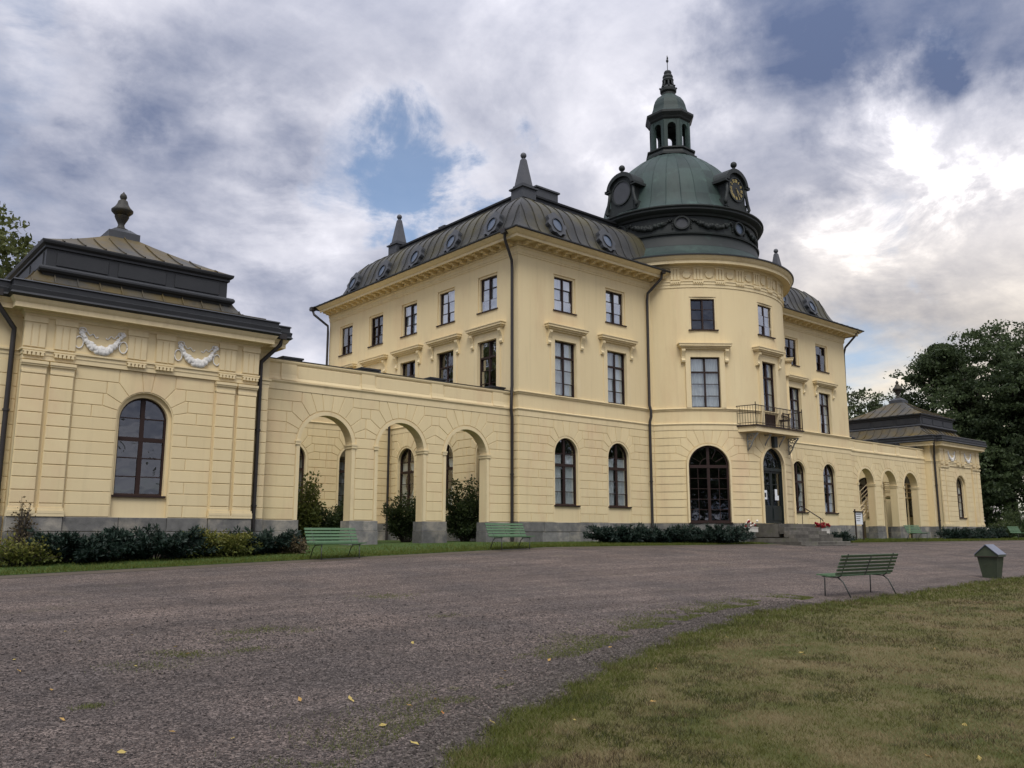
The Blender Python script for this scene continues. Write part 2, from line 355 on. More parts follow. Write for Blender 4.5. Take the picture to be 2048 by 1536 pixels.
def block(mb, S, poly, d0, d1, gap=.012, ch=.008):
    poly = [p for i, p in enumerate(poly) if math.hypot(p[0]-poly[i-1][0], p[1]-poly[i-1][1]) > .004]
    q = inset(poly, gap); n = len(q); e = inset(poly, gap+ch)
    mb.add([S(a,z,d0) for a, z in q]+[S(a,z,d1-ch) for a, z in q]+[S(a,z,d1) for a, z in e],
           [(i, (i+1) % n, (i+1) % n+n, i+n) for i in range(n)]+[(i+n, (i+1) % n+n, (i+1) % n+2*n, i+2*n) for i in range(n)])
    x0, x1 = min(a for a, z in e), max(a for a, z in e); C = cuts(x0, x1, S.step)
    for a, b in zip(C, C[1:]):
        p = e
        if len(C) > 2: p = clipv(clipv(e, a, True), b, False)
        if len(p) >= 3: mb.add([S(x,z,d1) for x, z in p], [tuple(range(len(p)))])
def rustic(s0, s1, zl, arches, bond=.85, phase=0., minw=.3):
    """polygons of rusticated courses; arch = dict(c, ro, spring, phi{line:deg}, key, extra)"""
    out = []; K = len(zl)-1
    for k in range(K):
        z0, z1 = zl[k], zl[k+1]; free = []; xs = s0
        for A in sorted(arches, key=lambda a: a['c']):
            c, ro, sp = A['c'], A['ro'], A['spring']; hw = A.get('hw', ro)
            lim = A.get('lim', 99)
            def off(i):
                if i in A['phi']: return min(lim, (zl[i]-sp)*math.tan(math.radians(A['phi'][i])))
                return None
            def ap(phi, sg): return (c+sg*ro*math.sin(phi), sp+ro*math.cos(phi))
            if z1 <= sp+.02:
                lo = hi = hw
            elif z0 < sp+.02 and off(k+1) is None:
                lo = hi = hw
            else:
                o1 = off(k+1) if k+1 < K else None
                o0 = off(k)
                ph1 = math.radians(A['phi'][k+1]) if (k+1 < K) else math.radians(A['key'])
                if k+1 == K: o1 = (z1-sp)*math.tan(ph1)
                if o0 is None:
                    ph0 = math.acos(min(1, max(-1, (z0-sp)/ro))); o0 = min(lim, o1+.28)
                else: ph0 = math.radians(A['phi'][k])
                phs = [ph1, ph0]
                if k+1 == K and A.get('extra'): phs = [ph1, math.radians(A['extra']), ph0]
                for sg in (-1, 1):
                    for q in range(len(phs)-1):
                        pa, pb = phs[q], phs[q+1]
                        arc = [ap(pa+(pb-pa)*i/6, sg) for i in range(7)]
                        tA = (c+sg*((z1-sp)*math.tan(pa) if k+1 == K else o1), z1)
                        if q < len(phs)-2: P = [tA]+arc+[(c+sg*(z1-sp)*math.tan(pb), z1)]
                        else: P = [tA]+arc+[(c+sg*o0, z0), (c+sg*o0, z1)]
                        out.append(P)
                if k+1 == K:
                    pk = ph1; out.append([(c-(z1-sp)*math.tan(pk), z1)]+[ap(-pk+2*pk*i/4, 1) for i in range(5)]+[(c+(z1-sp)*math.tan(pk), z1)])
                lo = hi = o0
            if c-lo > xs+.02: free.append((xs, c-lo))
            xs = max(xs, c+hi)
        if s1 > xs+.02: free.append((xs, s1))
        for a, b in free:
            J = [a]; x = math.floor((a-phase)/bond)*bond+phase+(bond/2 if k % 2 else 0)-bond
            while x < b:
                if x > J[-1]+minw and x < b-minw: J.append(x)
                x += bond
            J.append(b)
            for p, q in zip(J, J[1:]): out.append([(p, z0), (q, z0), (q, z1), (p, z1)])
    return out
BLOCKS = 0
def lay(parent, S, polys, name='ashlar_block', m='plaster_block', d0=-.01, d1=.022, gap=.0095):
    for P in polys:
        b = MB(); block(b, S, P, d0, d1, gap); b.build(name, m, parent)
def plinth(parent, S, s0, s1, z0=-.75, z1=.82, d=.06, seed=1, gaps=()):
    r = random.Random(seed); rows = [(z0, .42), (.42, z1)]
    segs = []; x = s0
    for a, b in sorted(gaps): segs.append((x, a)); x = b
    segs.append((x, s1))
    for k, (za, zb) in enumerate(rows):
        for a, b in segs:
            if b-a < .03: continue
            n = max(1, round((b-a)/1.35)); w = (b-a)/n; J = [a]+[a+w*i+(r.uniform(-.2, .2) if n > 1 else 0) for i in range(1, n)]+[b]
            for p, q in zip(J, J[1:]):
                t = MB(); block(t, S, [(p, za), (q, za), (q, zb), (p, zb)], -.2, d+r.uniform(-.008, .008), .006, .012); t.build('plinth_stone', 'plinth', parent)
def local(o): ORG[o.name] = Vector((0, 0, 0)); return o
# ------------------------------------------------------------------ windows (local: x right, y inward, z up from ground)
WCACHE = {}
def arcz(x, w, zt): return zt-w/2+math.sqrt(max(0, (w/2)**2-x*x))
def cellpoly(x0, x1, z0, z1, w, zt, arch, n=8):
    if not arch or z1 <= zt-w/2+1e-6: return [(x0, z0), (x1, z0), (x1, z1), (x0, z1)]
    pts = [(x0, z0), (x1, z0)]
    top = []
    for i in range(n+1):
        x = x1+(x0-x1)*i/n; z = min(z1, arcz(x, w, zt))
        if z > z0: top.append((x, z))
    return pts+top
def frame_arch(mb, w, zb, zt, t, y0, y1, arch, bottom=True, n=20):
    if not arch:
        mb.box(-w/2, -w/2+t, y0, y1, zb, zt); mb.box(w/2-t, w/2, y0, y1, zb, zt); mb.box(-w/2+t, w/2-t, y0, y1, zt-t, zt)
    else:
        sp = zt-w/2
        mb.box(-w/2, -w/2+t, y0, y1, zb, sp); mb.box(w/2-t, w/2, y0, y1, zb, sp)
        for i in range(n):
            a, b = PI*i/n, PI*(i+1)/n; R, r = w/2, w/2-t
            mb.prism([(-R*math.cos(a), sp+R*math.sin(a)), (-R*math.cos(b), sp+R*math.sin(b)), (-r*math.cos(b), sp+r*math.sin(b)), (-r*math.cos(a), sp+r*math.sin(a))], y0, y1)
    if bottom: mb.box(-w/2+t, w/2-t, y0-.004, y1, zb, zb+t)
def ring(mb, w, zb, zt, t, y0, y1, arch, n=24):      # surround outside the opening
    if arch:
        sp = zt-w/2; R, r = w/2+t, w/2
        mb.box(-R, -r, y0, y1, zb, sp); mb.box(r, R, y0, y1, zb, sp)
        for i in range(n):
            a, b = PI*i/n, PI*(i+1)/n
            mb.prism([(-R*math.cos(a), sp+R*math.sin(a)), (-R*math.cos(b), sp+R*math.sin(b)), (-r*math.cos(b), sp+r*math.sin(b)), (-r*math.cos(a), sp+r*math.sin(a))], y0, y1)
    else:
        mb.box(-w/2-t, -w/2, y0, y1, zb, zt); mb.box(w/2, w/2+t, y0, y1, zb, zt); mb.box(-w/2-t, w/2+t, y0, y1, zt, zt+t)
def curtain_mesh(w, z0, z1, style, seed):
    r = random.Random(seed); mb = MB(); mb.smooth = True
    def panel(xa, xb, za, zb, pinch=None):
        nx = max(8, int((xb-xa)/.022)); nz = 8; v = []; f = []; ph = r.uniform(0, 6)
        for j in range(nz+1):
            t = j/nz; z = zb+(za-zb)*t
            for i in range(nx+1):
                s = i/nx; x = xa+(xb-xa)*s
                if pinch: x = xa+(xb-xa)*s*(1-pinch*math.sin(PI*min(1, t*1.15))**2*.75) if pinch > 0 else xb-(xb-xa)*(1-s)*(1+pinch*math.sin(PI*min(1, t*1.15))**2*.75)
                v.append((x, .26+.025*math.sin(s*(xb-xa)*38+ph+.5*math.sin(t*3)), z))
        for j in range(nz):
            for i in range(nx): a = j*(nx+1)+i; f.append((a, a+1, a+nx+2, a+nx+1))
        mb.add(v, f)
    if style == 'full': panel(-w/2, w/2, z0, z1)
    elif style == 'pair': panel(-w/2, -w*.06, z0, z1); panel(w*.06, w/2, z0, z1)
    elif style == 'tied': panel(-w/2, -w*.02, z0, z1, .8); panel(w*.02, w/2, z0, z1, -.8)
    elif style == 'side': panel(-w/2, -w*.22, z0, z1); panel(w*.24, w/2, z0, z1)
    return mb.mesh('curtain')
def window_data(key):
    if key in WCACHE: return WCACHE[key]
    kind, w, zb, zt, cur, seed = key; D = {}; fr = MB(); panes = []; extra = []
    arch = kind in ('ground', 'pav', 'hall', 'gallery')
    T = .055; y0, y1 = .13, .21
    if kind != 'hall': frame_arch(fr, w, zb, zt, T, y0, y1, arch)
    def grid(xs, zs, bar=.028, ww=None):
        for x0, x1 in zip(xs, xs[1:]):
            for z0, z1 in zip(zs, zs[1:]):
                P = cellpoly(x0, x1, z0, z1, w-.06, zt-.03, arch)
                if len(P) > 2: panes.append(P)
    def hb(x0, x1, z, t=.028, yy=(.145, .205)): fr.box(x0, x1, yy[0], yy[1], z-t/2, z+t/2)
    def vb(x, z0, z1, t=.03, yy=(.16, .226)): fr.box(x-t/2, x+t/2, yy[0], yy[1], z0, z1)
    iw = w/2-T
    if kind == 'third':
        vb(0, zb+T, zt-T, .07, (.125, .208)); h = (zt-zb)/3
        for i in (1, 2):
            hb(-iw, -.035, zb+h*i); hb(.035, iw, zb+h*i)
        grid([-w/2, 0, w/2], [zb, zb+h, zb+2*h, zt])
        m = MB(); ring(m, w, zb, zt, .09, .055, .26, False); extra.append(('window_surround', m.mesh(), 'trim'))
        m = MB(); m.box(-w/2-.14, w/2+.14, -.05, .15, zb-.05, zb-.002); extra.append(('window_sill', m.mesh(), 'frame_brown'))
    elif kind == 'second':
        tz = zb+(zt-zb)*.705; vb(0, zb+T, tz-.04, .08, (.125, .208)); vb(0, tz+.04, zt-T, .08, (.125, .208)); fr.box(-iw, iw, .12, .209, tz-.04, tz+.04)
        h = (tz-zb)/3
        for i in (1, 2): hb(-iw, -.04, zb+h*i); hb(.04, iw, zb+h*i)
        grid([-w/2, 0, w/2], [zb, zb+h, zb+2*h, tz, zt])
        m = MB(); ring(m, w, zb-.02, zt, .24, -.035, .20, False); m.box(-w/2-.02, w/2+.02, .205, .26, zt-.001, zt+.1); extra.append(('architrave', m.mesh(), 'trim'))
        m = MB(); a = w/2+.30; m.box(-a, a, -.03, .2, zt+.245, zt+.36)
        m.box(-a-.12, a+.12, -.12, .3, zt+.36, zt+.43); m.box(-a-.20, a+.20, -.20, .3, zt+.43, zt+.50); m.box(-a-.26, a+.26, -.27, .3, zt+.50, zt+.60); m.box(-a-.29, a+.29, -.30, .3, zt+.60, zt+.635)
        extra.append(('hood', m.mesh(), 'trim'))
        for sg in (-1, 1):
            m = MB(); P = [(0, .36), (-.19, .36), (-.19, .27), (-.13, .16), (-.07, .02), (-.06, -.08), (-.10, -.17), (-.07, -.25), (0, -.27)]
            cx = sg*(w/2+.34); v = [(cx-.085, y, zt+z) for y, z in P]+[(cx+.085, y, zt+z) for y, z in P]; n = len(P)
            m.add([(x, y+(.12 if y == 0 else 0), z) for x, y, z in v], [tuple(range(n)), tuple(range(2*n-1, n-1, -1))]+[(i, i+n, (i+1) % n+n, (i+1) % n) for i in range(n)])
            extra.append(('console', m.mesh(), 'trim'))
    elif kind in ('ground', 'pav', 'gallery'):
        sp = zt-w/2; tz = zb+(zt-zb)*(.595 if kind != 'pav' else .57); vb(0, zb+T, zt-.02, .12, (.14, .228)); fr.box(-iw, iw, .135, .2295, tz-.06, tz+.06)
        h = (tz-zb)/3
        for i in (1, 2): hb(-iw, -.06, zb+h*i); hb(.06, iw, zb+h*i)
        mz = tz+(zt-tz)*(.42 if kind == 'ground' else .5); hb(-iw, iw, mz, .03)
        grid([-w/2, 0, w/2], [zb, zb+h, zb+2*h, tz, mz, zt])
        m = MB(); m.box(-w/2-.06, w/2+.06, -.07, .16, zb-.06, zb-.002); extra.append(('window_sill', m.mesh(), 'frame_brown'))
        if kind == 'ground': m = MB(); ring(m, w, .83, zt, .075, -.012, .05, True); extra.append(('arch_surround', m.mesh(), 'trim'))
        if kind == 'gallery': m = MB(); ring(m, w, .83, zt, .10, -.03, .05, True); extra.append(('arch_surround', m.mesh(), 'trim'))
    elif kind == 'hall':
        sp = zt-w/2; frame_arch(fr, w, zb, zt, .09, y0, y1, True); tz = sp
        fr.box(-w/2+.09, w/2-.09, .13, .2295, tz-.08, tz+.06); vb(0, zb+.09, zt-.05, .13, (.14, .228))
        h = (tz-.08-zb-.1)/5
        for i in range(1, 5): hb(-w/2+.09, -.065, zb+.1+h*i, .026); hb(.065, w/2-.09, zb+.1+h*i, .026)
        for sg in (-1, 1): vb(sg*(w/4+.01), zb+.09, tz-.08, .026)
        r0 = .42*w/2
        for i in range(16):
            a, b = PI*i/16, PI*(i+1)/16; fr.prism([(-r0*math.cos(a), sp+r0*math.sin(a)), (-r0*math.cos(b), sp+r0*math.sin(b)), (-(r0-.03)*math.cos(b), sp+(r0-.03)*math.sin(b)), (-(r0-.03)*math.cos(a), sp+(r0-.03)*math.sin(a))], .165, .225)
        for a in (30, 62, 118, 150):
            t = math.radians(a); c, s = math.cos(t), math.sin(t); q = .014
            fr.prism([(r0*c-q*s, sp+r0*s+q*c), (r0*c+q*s, sp+r0*s-q*c), ((w/2-.05)*c+q*s, sp+(w/2-.05)*s-q*c), ((w/2-.05)*c-q*s, sp+(w/2-.05)*s+q*c)], .165, .225)
        for x0, x1 in zip([-w/2, -w/4, 0, w/4], [-w/4, 0, w/4, w/2]):
            for i in range(5): panes.append([(x0, zb+.1+h*i), (x1, zb+.1+h*i), (x1, zb+.1+h*i+h), (x0, zb+.1+h*i+h)])
        angs = [0, 30, 62, 90, 118, 150, 180]
        for a, b in zip(angs, angs[1:]):
            A = [math.radians(a+(b-a)*i/5) for i in range(6)]; R = w/2-.04
            panes.append([(r0*math.cos(t), sp+r0*math.sin(t)) for t in A]+[(R*math.cos(t), sp+R*math.sin(t)) for t in reversed(A)])
        for a, b in ((0, 90), (90, 180)): panes.append([(0, sp)]+[(r0*math.cos(math.radians(a+(b-a)*i/5)), sp+r0*math.sin(math.radians(a+(b-a)*i/5))) for i in range(6)])
        m = MB(); m.box(-w/2-.04, w/2+.04, -.08, .16, zb-.05, zb-.002); extra.append(('window_sill', m.mesh(), 'frame_brown'))
        m = MB(); ring(m, w, .83, zt, .09, -.045, .05, True); extra.append(('arch_surround', m.mesh(), 'trim'))
    elif kind == 'balcony':
        tz = zt-.75; fr.box(-iw, iw, .14, .229, tz-.05, tz+.05); vb(0, zb+T, zt-T, .10, (.145, .228)); h = (tz-zb-.75)/2
        fr.box(-iw, iw, .15, .228, zb+T, zb+.75); hb(-iw, iw, zb+.75+h, .03)
        grid([-w/2, 0, w/2], [zb+.75, zb+.75+h, tz, zt])
        m = MB(); ring(m, w, zb-.02, zt, .24, -.035, .20, False); extra.append(('architrave', m.mesh(), 'trim'))
        h2 = window_data(('second', w, zb, zt, None, seed)); extra += [e for e in h2['extra'] if e[0] in ('hood', 'console')]
    D['frame'] = fr.mesh('window'); D['frame'].materials.append(MATS['frame_brown'])
    D['panes'] = []
    for P in panes:
        me = bpy.data.meshes.new('pane'); me.from_pydata([(x, .175, z) for x, z in P], [], [tuple(range(len(P)))]); me.update(); D['panes'].append(me)
    for e in extra:
        if not e[1].materials: e[1].materials.append(MATS[e[2]])
    D['extra'] = extra
    r = MB(); zz = zt; ww = w/2
    r.add([(-ww-.3, .24, zb-.1), (ww+.3, .24, zb-.1), (ww+.3, 1.0, zb-.1), (-ww-.3, 1.0, zb-.1), (-ww-.3, .24, zz+.1), (ww+.3, .24, zz+.1), (ww+.3, 1.0, zz+.1), (-ww-.3, 1.0, zz+.1)], [(0,1,2,3), (4,5,6,7), (1,2,6,5), (2,3,7,6), (3,0,4,7)])
    D['room'] = r.mesh('room'); D['room'].materials.append(MATS['room'])
    if cur:
        cz = zt if not arch else zb+(zt-zb)*.75
        D['curtain'] = curtain_mesh(w-.04, zb, cz, cur, seed); D['curtain'].materials.append(MATS['curtain'])
    WCACHE[key] = D; return D
GLASS = {}
def window(parent, F, kind, w, zb, zt, cur=None, seed=1, glass='glass', name='window', label=None):
    D = window_data((kind, w, zb, zt, cur, seed)); o = ORG[parent.name]
    wo = link(name, D['frame'], parent, None, Matrix.Translation(-o) @ F)
    if label: wo['label'] = label
    for i, me in enumerate(D['panes']):
        if (me.name, glass) not in GLASS:
            m2 = me.copy() if any(k[0] == me.name for k in GLASS) else me
            m2.materials.clear(); m2.materials.append(MATS[glass]); GLASS[(me.name, glass)] = m2
        p = link('pane', GLASS[(me.name, glass)], wo); p.rotation_euler = (rnd.uniform(-.005, .005), 0, rnd.uniform(-.012, .012))
    link('room_interior', D['room'], wo)
    if 'curtain' in D: link('curtain', D['curtain'], wo)
    for nm, me, mm in D['extra']: link(nm, me, wo)
    return wo
# ------------------------------------------------------------------ ground
def zg(x, y):
    x = np.asarray(x, float); y = np.asarray(y, float); acc = 0
    for k in (-1.5, -.75, 0, .75, 1.5):
        d = np.maximum(-y+k, 0.0)
        b = np.interp(d, [0, 2, 4.5, 6.5, 12, 18, 26, 40, 80], [0, -.04, -.13, -.21, -.62, -.97, -1.17, -1.25, -1.3])
        e = np.clip((-x-16)/16, 0, 1.2); acc = acc+b-.45*e*np.clip(1-(d-4)/16, 0, 1)*(.35+.65*np.clip(d/3, 0, 1))
    return acc/5
def cam_ray(u, v):
    F = np.array([math.sin(YAW)*math.cos(PITCH), math.cos(YAW)*math.cos(PITCH), math.sin(PITCH)]); R = np.array([math.cos(YAW), -math.sin(YAW), 0.]); U = np.cross(R, F)
    return F+R*(u-1024)/FPX-U*(v-768)/FPX
def on_ground(u, v):
    d = cam_ray(u, v); t = np.linspace(2, 120, 24000); P = CAM[None]+t[:, None]*d[None]; h = P[:, 2]-zg(P[:, 0], P[:, 1]); i = int(np.argmax(h < 0)); return P[i]
LAWN_EDGE = [on_ground(u, v)[:2] for u, v in [(870, 1536), (900, 1510), (1000, 1440), (1120, 1380), (1200, 1335), (1330, 1280), (1500, 1225), (1695, 1200), (1790, 1190), (1960, 1163), (2048, 1153)]]
LX = np.array([p[0] for p in LAWN_EDGE]); LY = np.array([p[1] for p in LAWN_EDGE])
LX = LX+.05; LY = LY-.13
LX = np.concatenate([[-40, -37, -35], LX, [4, 14, 26, 40]]); LY = np.concatenate([[-40, -28, -23.6], LY, [LY[-1]+.1, LY[-1]-1.2, LY[-1]-4.5, LY[-1]-12]])
def lawn_y(x): return np.interp(x, LX, LY)
def strip_y(x):     # outer edge of the grass strip along the buildings
    x = np.asarray(x, float); return np.where(np.abs(x) < 9, -4.35, -4.35)-.02*np.sin(x*1.7)
def sheet(name, X, Y, Z, m, label=None, kind='structure'):
    ny, nx = X.shape; v = np.stack([X.ravel(), Y.ravel(), Z.ravel()], 1); idx = np.arange(nx*ny).reshape(ny, nx)
    f = np.stack([idx[:-1, :-1].ravel(), idx[:-1, 1:].ravel(), idx[1:, 1:].ravel(), idx[1:, :-1].ravel()], 1)
    me = bpy.data.meshes.new(name); me.from_pydata(v.tolist(), [], f.tolist()); me.update(); me.polygons.foreach_set('use_smooth', [True]*len(me.polygons))
    o = link(name, me, None, m); o['kind'] = kind
    if label: o['label'] = label
    return o
def gravel_mat():
    m = bpy.data.materials.new('gravel'); m.use_nodes = True; nt = m.node_tree; N = nt.nodes; L = nt.links; p = N['Principled BSDF']; p.inputs['Roughness'].default_value = .9; p.inputs['Specular IOR Level'].default_value = .2
    g = N.new('ShaderNodeNewGeometry'); P = g.outputs['Position']
    vo = N.new('ShaderNodeTexVoronoi'); vo.inputs['Scale'].default_value = 52; L.new(P, vo.inputs['Vector'])
    sp = N.new('ShaderNodeSeparateColor'); L.new(vo.outputs['Color'], sp.inputs[0])
    r = N.new('ShaderNodeValToRGB'); r.color_ramp.elements[0].color = (.042, .035, .032, 1); r.color_ramp.elements[1].color = (.225, .192, .172, 1); e = r.color_ramp.elements.new(.55); e.color = (.112, .092, .083, 1); L.new(sp.outputs[0], r.inputs[0])
    n = N.new('ShaderNodeTexNoise'); n.inputs['Scale'].default_value = .45; n.inputs['Detail'].default_value = 7; n.inputs['Roughness'].default_value = .65; L.new(P, n.inputs['Vector'])
    mr = N.new('ShaderNodeMapRange'); mr.inputs[1].default_value = .38; mr.inputs[2].default_value = .66; L.new(n.outputs['Fac'], mr.inputs[0])
    x = N.new('ShaderNodeMix'); x.data_type = 'RGBA'; x.blend_type = 'MULTIPLY'; x.inputs[0].default_value = 1; L.new(r.outputs[0], x.inputs[6])
    c = N.new('ShaderNodeMix'); c.data_type = 'RGBA'; c.inputs[6].default_value = (.76, .76, .77, 1); c.inputs[7].default_value = (1.20, 1.12, 1.06, 1); L.new(mr.outputs[0], c.inputs[0]); L.new(c.outputs[2], x.inputs[7])
    # mossy / brownish worn areas
    n2 = N.new('ShaderNodeTexNoise'); n2.inputs['Scale'].default_value = .8; n2.inputs['Detail'].default_value = 9; n2.inputs['Roughness'].default_value = .7; L.new(P, n2.inputs['Vector'])
    m2 = N.new('ShaderNodeMapRange'); m2.inputs[1].default_value = .60; m2.inputs[2].default_value = .76; m2.inputs[4].default_value = .55; L.new(n2.outputs['Fac'], m2.inputs[0])
    y = N.new('ShaderNodeMix'); y.data_type = 'RGBA'; y.inputs[7].default_value = (.12, .105, .065, 1); L.new(m2.outputs[0], y.inputs[0]); L.new(x.outputs[2], y.inputs[6]); L.new(y.outputs[2], p.inputs['Base Color'])
    n5 = N.new('ShaderNodeTexNoise'); n5.inputs['Scale'].default_value = 7; n5.inputs['Detail'].default_value = 6; n5.inputs['Roughness'].default_value = .75; L.new(P, n5.inputs['Vector'])
    m5 = N.new('ShaderNodeMapRange'); m5.inputs[1].default_value = .3; m5.inputs[2].default_value = .7; m5.inputs[3].default_value = .70; m5.inputs[4].default_value = 1.28; L.new(n5.outputs['Fac'], m5.inputs[0])
    mpb = N.new('ShaderNodeMapping'); mpb.inputs['Scale'].default_value = (.22, 1.5, 1); mpb.inputs['Rotation'].default_value = (0, 0, -.12); L.new(P, mpb.inputs[0])
    n6 = N.new('ShaderNodeTexNoise'); n6.inputs['Scale'].default_value = 1; n6.inputs['Detail'].default_value = 8; n6.inputs['Roughness'].default_value = .65; L.new(mpb.outputs[0], n6.inputs['Vector'])
    m6 = N.new('ShaderNodeMapRange'); m6.inputs[1].default_value = .35; m6.inputs[2].default_value = .68; m6.inputs[3].default_value = .74; m6.inputs[4].default_value = 1.2; L.new(n6.outputs['Fac'], m6.inputs[0])
    mm = N.new('ShaderNodeMath'); mm.operation = 'MULTIPLY'; L.new(m5.outputs[0], mm.inputs[0]); L.new(m6.outputs[0], mm.inputs[1])
    hs = N.new('ShaderNodeHueSaturation'); L.new(mm.outputs[0], hs.inputs['Value']); L.new(y.outputs[2], hs.inputs['Color']); L.new(hs.outputs[0], p.inputs['Base Color'])
    b = N.new('ShaderNodeBump'); b.inputs['Strength'].default_value = .9; b.inputs['Distance'].default_value = .012; b.invert = True; L.new(vo.outputs['Distance'], b.inputs['Height'])
    b2 = N.new('ShaderNodeBump'); b2.inputs['Strength'].default_value = .8; b2.inputs['Distance'].default_value = .05; L.new(n5.outputs['Fac'], b2.inputs['Height']); L.new(b.outputs[0], b2.inputs['Normal']); L.new(b2.outputs[0], p.inputs['Normal'])
    MATS['gravel'] = m
gravel_mat()
mat('soil', (.075, .065, .05), .95, (.045, .04, .032), 4, .6, .5, 30)
mat('turf_green', (.045, .083, .014), .95, (.032, .062, .011), 1.8, .6, .5, 60, col3=(.085, .10, .03), n3=.8, t3=(.55, .75))
mat('turf_dry', (.082, .080, .023), .95, (.125, .098, .046), 1.3, .35, .8, 50, col3=(.058, .066, .014), n3=.75, t3=(.50, .64), detail=10)
mat('kerb_soil', (.10, .08, .06), .95, (.06, .05, .038), 3, .6, .5, 40)
gx = np.concatenate([np.linspace(-300, -60, 13)[:-1], np.linspace(-60, 60, 121), np.linspace(60, 700, 21)[1:]]); gy = np.concatenate([np.linspace(-300, -60, 10)[:-1], np.linspace(-60, 12, 121), np.linspace(12, 700, 21)[1:]])
X, Y = np.meshgrid(gx, gy); sheet('ground', X, Y, zg(X, Y)-.03, 'soil')
xs = np.linspace(-75, 75, 301); ys = np.linspace(-42, -4.0, 115); X, Y = np.meshgrid(xs, ys); sheet('gravel_yard', X, Y, zg(X, Y), 'gravel')
xs = np.linspace(-60, 75, 271); T = np.linspace(0, 1, 13); X = np.repeat(xs[None], 13, 0); Y = strip_y(X)+(14-strip_y(X))*T[:, None]**1.6; lift = .035*np.minimum(1, T[:, None]*40)
sheet('grass_strip', X, Y, zg(X, Y)+.035*np.ones_like(lift), 'turf_green')
Y2 = strip_y(X)-.55+(.55)*T[:, None]; sheet('soil_edge', X, Y2, zg(X, Y2)+.006+.022*T[:, None], 'kerb_soil')
xs = np.concatenate([np.linspace(-39, -16, 180), np.linspace(-15.8, 40, 100)]); X = np.repeat(xs[None], 41, 0); T = np.linspace(0, 1, 41); wob = .06*np.sin(X*5.1)+.05*np.sin(X*11.3+1)+.04*np.sin(X*2.3)
Y = lawn_y(X)+wob*(1-T[:, None])-(lawn_y(X)+60)*T[:, None]**1.8; sheet('lawn', X, Y, zg(X, Y)+.004+.03*np.minimum(1, T[:, None]*6), 'turf_dry')
# ------------------------------------------------------------------ roofs
def catmull(pts, n=4):
    out = []; P = [pts[0]]+list(pts)+[pts[-1]]
    for i in range(1, len(P)-2):
        for k in range(n):
            t = k/n; a, b, c, d = P[i-1], P[i], P[i+1], P[i+2]
            out.append(tuple(.5*((2*b[j])+(-a[j]+c[j])*t+(2*a[j]-5*b[j]+4*c[j]-d[j])*t*t+(-a[j]+3*b[j]-3*c[j]+d[j])*t**3) for j in (0, 1)))
    out.append(tuple(pts[-1])); return out
def hip_panels(parent, x0, x1, y0, y1, prof, spacing, m, sides='SWEN', seam=.035, skip=None, name='roof_sheet', curve=0.0):
    def side(code, Lh, tf):
        n = max(1, round(Lh/spacing)); w = Lh/n
        for i in range(n):
            a, b = i*w, (i+1)*w
            if skip and skip(code, a, b): continue
            mb = MB(); mb.smooth = True; rows = []
            for k, z in prof:
                p, q = max(a, k), min(b, Lh-k)
                if q <= p+1e-4:
                    mid = min(max((a+b)/2, k), Lh-k); rows.append((mid, mid, k, z)); 
                    break
                rows.append((p, q, k, z))
            for r1, r2 in zip(rows, rows[1:]):
                V = [tf(r1[0], r1[2], r1[3]), tf(r1[1], r1[2], r1[3]), tf(r2[1], r2[2], r2[3]), tf(r2[0], r2[2], r2[3])]
                mb.add(V, [(0, 1, 2, 3)] if abs(r2[1]-r2[0]) > 1e-4 else [(0, 1, 2)])
            # standing seam along edge b
            pr = [(k, z) for k, z in prof if k <= min(b, Lh-b)+1e-6]
            if len(pr) > 1 and i < n-1:
                for (k1, z1), (k2, z2) in zip(pr, pr[1:]):
                    l = math.hypot(k2-k1, z2-z1) or 1; nk, nz = -(z2-z1)/l*seam*1.3, (k2-k1)/l*seam*1.3; h = seam*.45
                    A = [tf(b-h, k1, z1), tf(b+h, k1, z1), tf(b+h, k1+nk, z1+nz), tf(b-h, k1+nk, z1+nz), tf(b-h, k2, z2), tf(b+h, k2, z2), tf(b+h, k2+nk, z2+nz), tf(b-h, k2+nk, z2+nz)]
                    mb.add(A, [(0, 3, 7, 4), (3, 2, 6, 7), (2, 1, 5, 6)])
            mb.build(name, m, parent, sharp=35)
    if 'S' in sides: side('S', x1-x0, lambda s, k, z: (x0+s, y0+k, z))
    if 'N' in sides: side('N', x1-x0, lambda s, k, z: (x1-s, y1-k, z))
    if 'W' in sides: side('W', y1-y0, lambda s, k, z: (x0+k, y1-s, z))
    if 'E' in sides: side('E', y1-y0, lambda s, k, z: (x1-k, y0+s, z))
def obelisk(parent, x, y, z, m='obelisk_metal'):
    b = MB(); b.box(x-.42, x+.42, y-.42, y+.42, z-.4, z+.10); b.box(x-.50, x+.50, y-.50, y+.50, z+.10, z+.17); b.box(x-.36, x+.36, y-.36, y+.36, z+.17, z+.32); b.build('obelisk_base', 'dormer_metal', parent)
    def fr(mb, a, b_, za, zb): mb.add([(x-a, y-a, za), (x+a, y-a, za), (x+a, y+a, za), (x-a, y+a, za), (x-b_, y-b_, zb), (x+b_, y-b_, zb), (x+b_, y+b_, zb), (x-b_, y+b_, zb)], [(0,3,2,1), (4,5,6,7), (0,1,5,4), (1,2,6,5), (2,3,7,6), (3,0,4,7)])
    b = MB(); fr(b, .31, .11, z+.32, z+1.66); fr(b, .11, .05, z+1.66, z+1.76); o = b.build('obelisk', m, parent)
    b = MB(); b.smooth = True; b.ball((x, y, z+1.88), .15, 14, 8); b.build('ball', m, o)
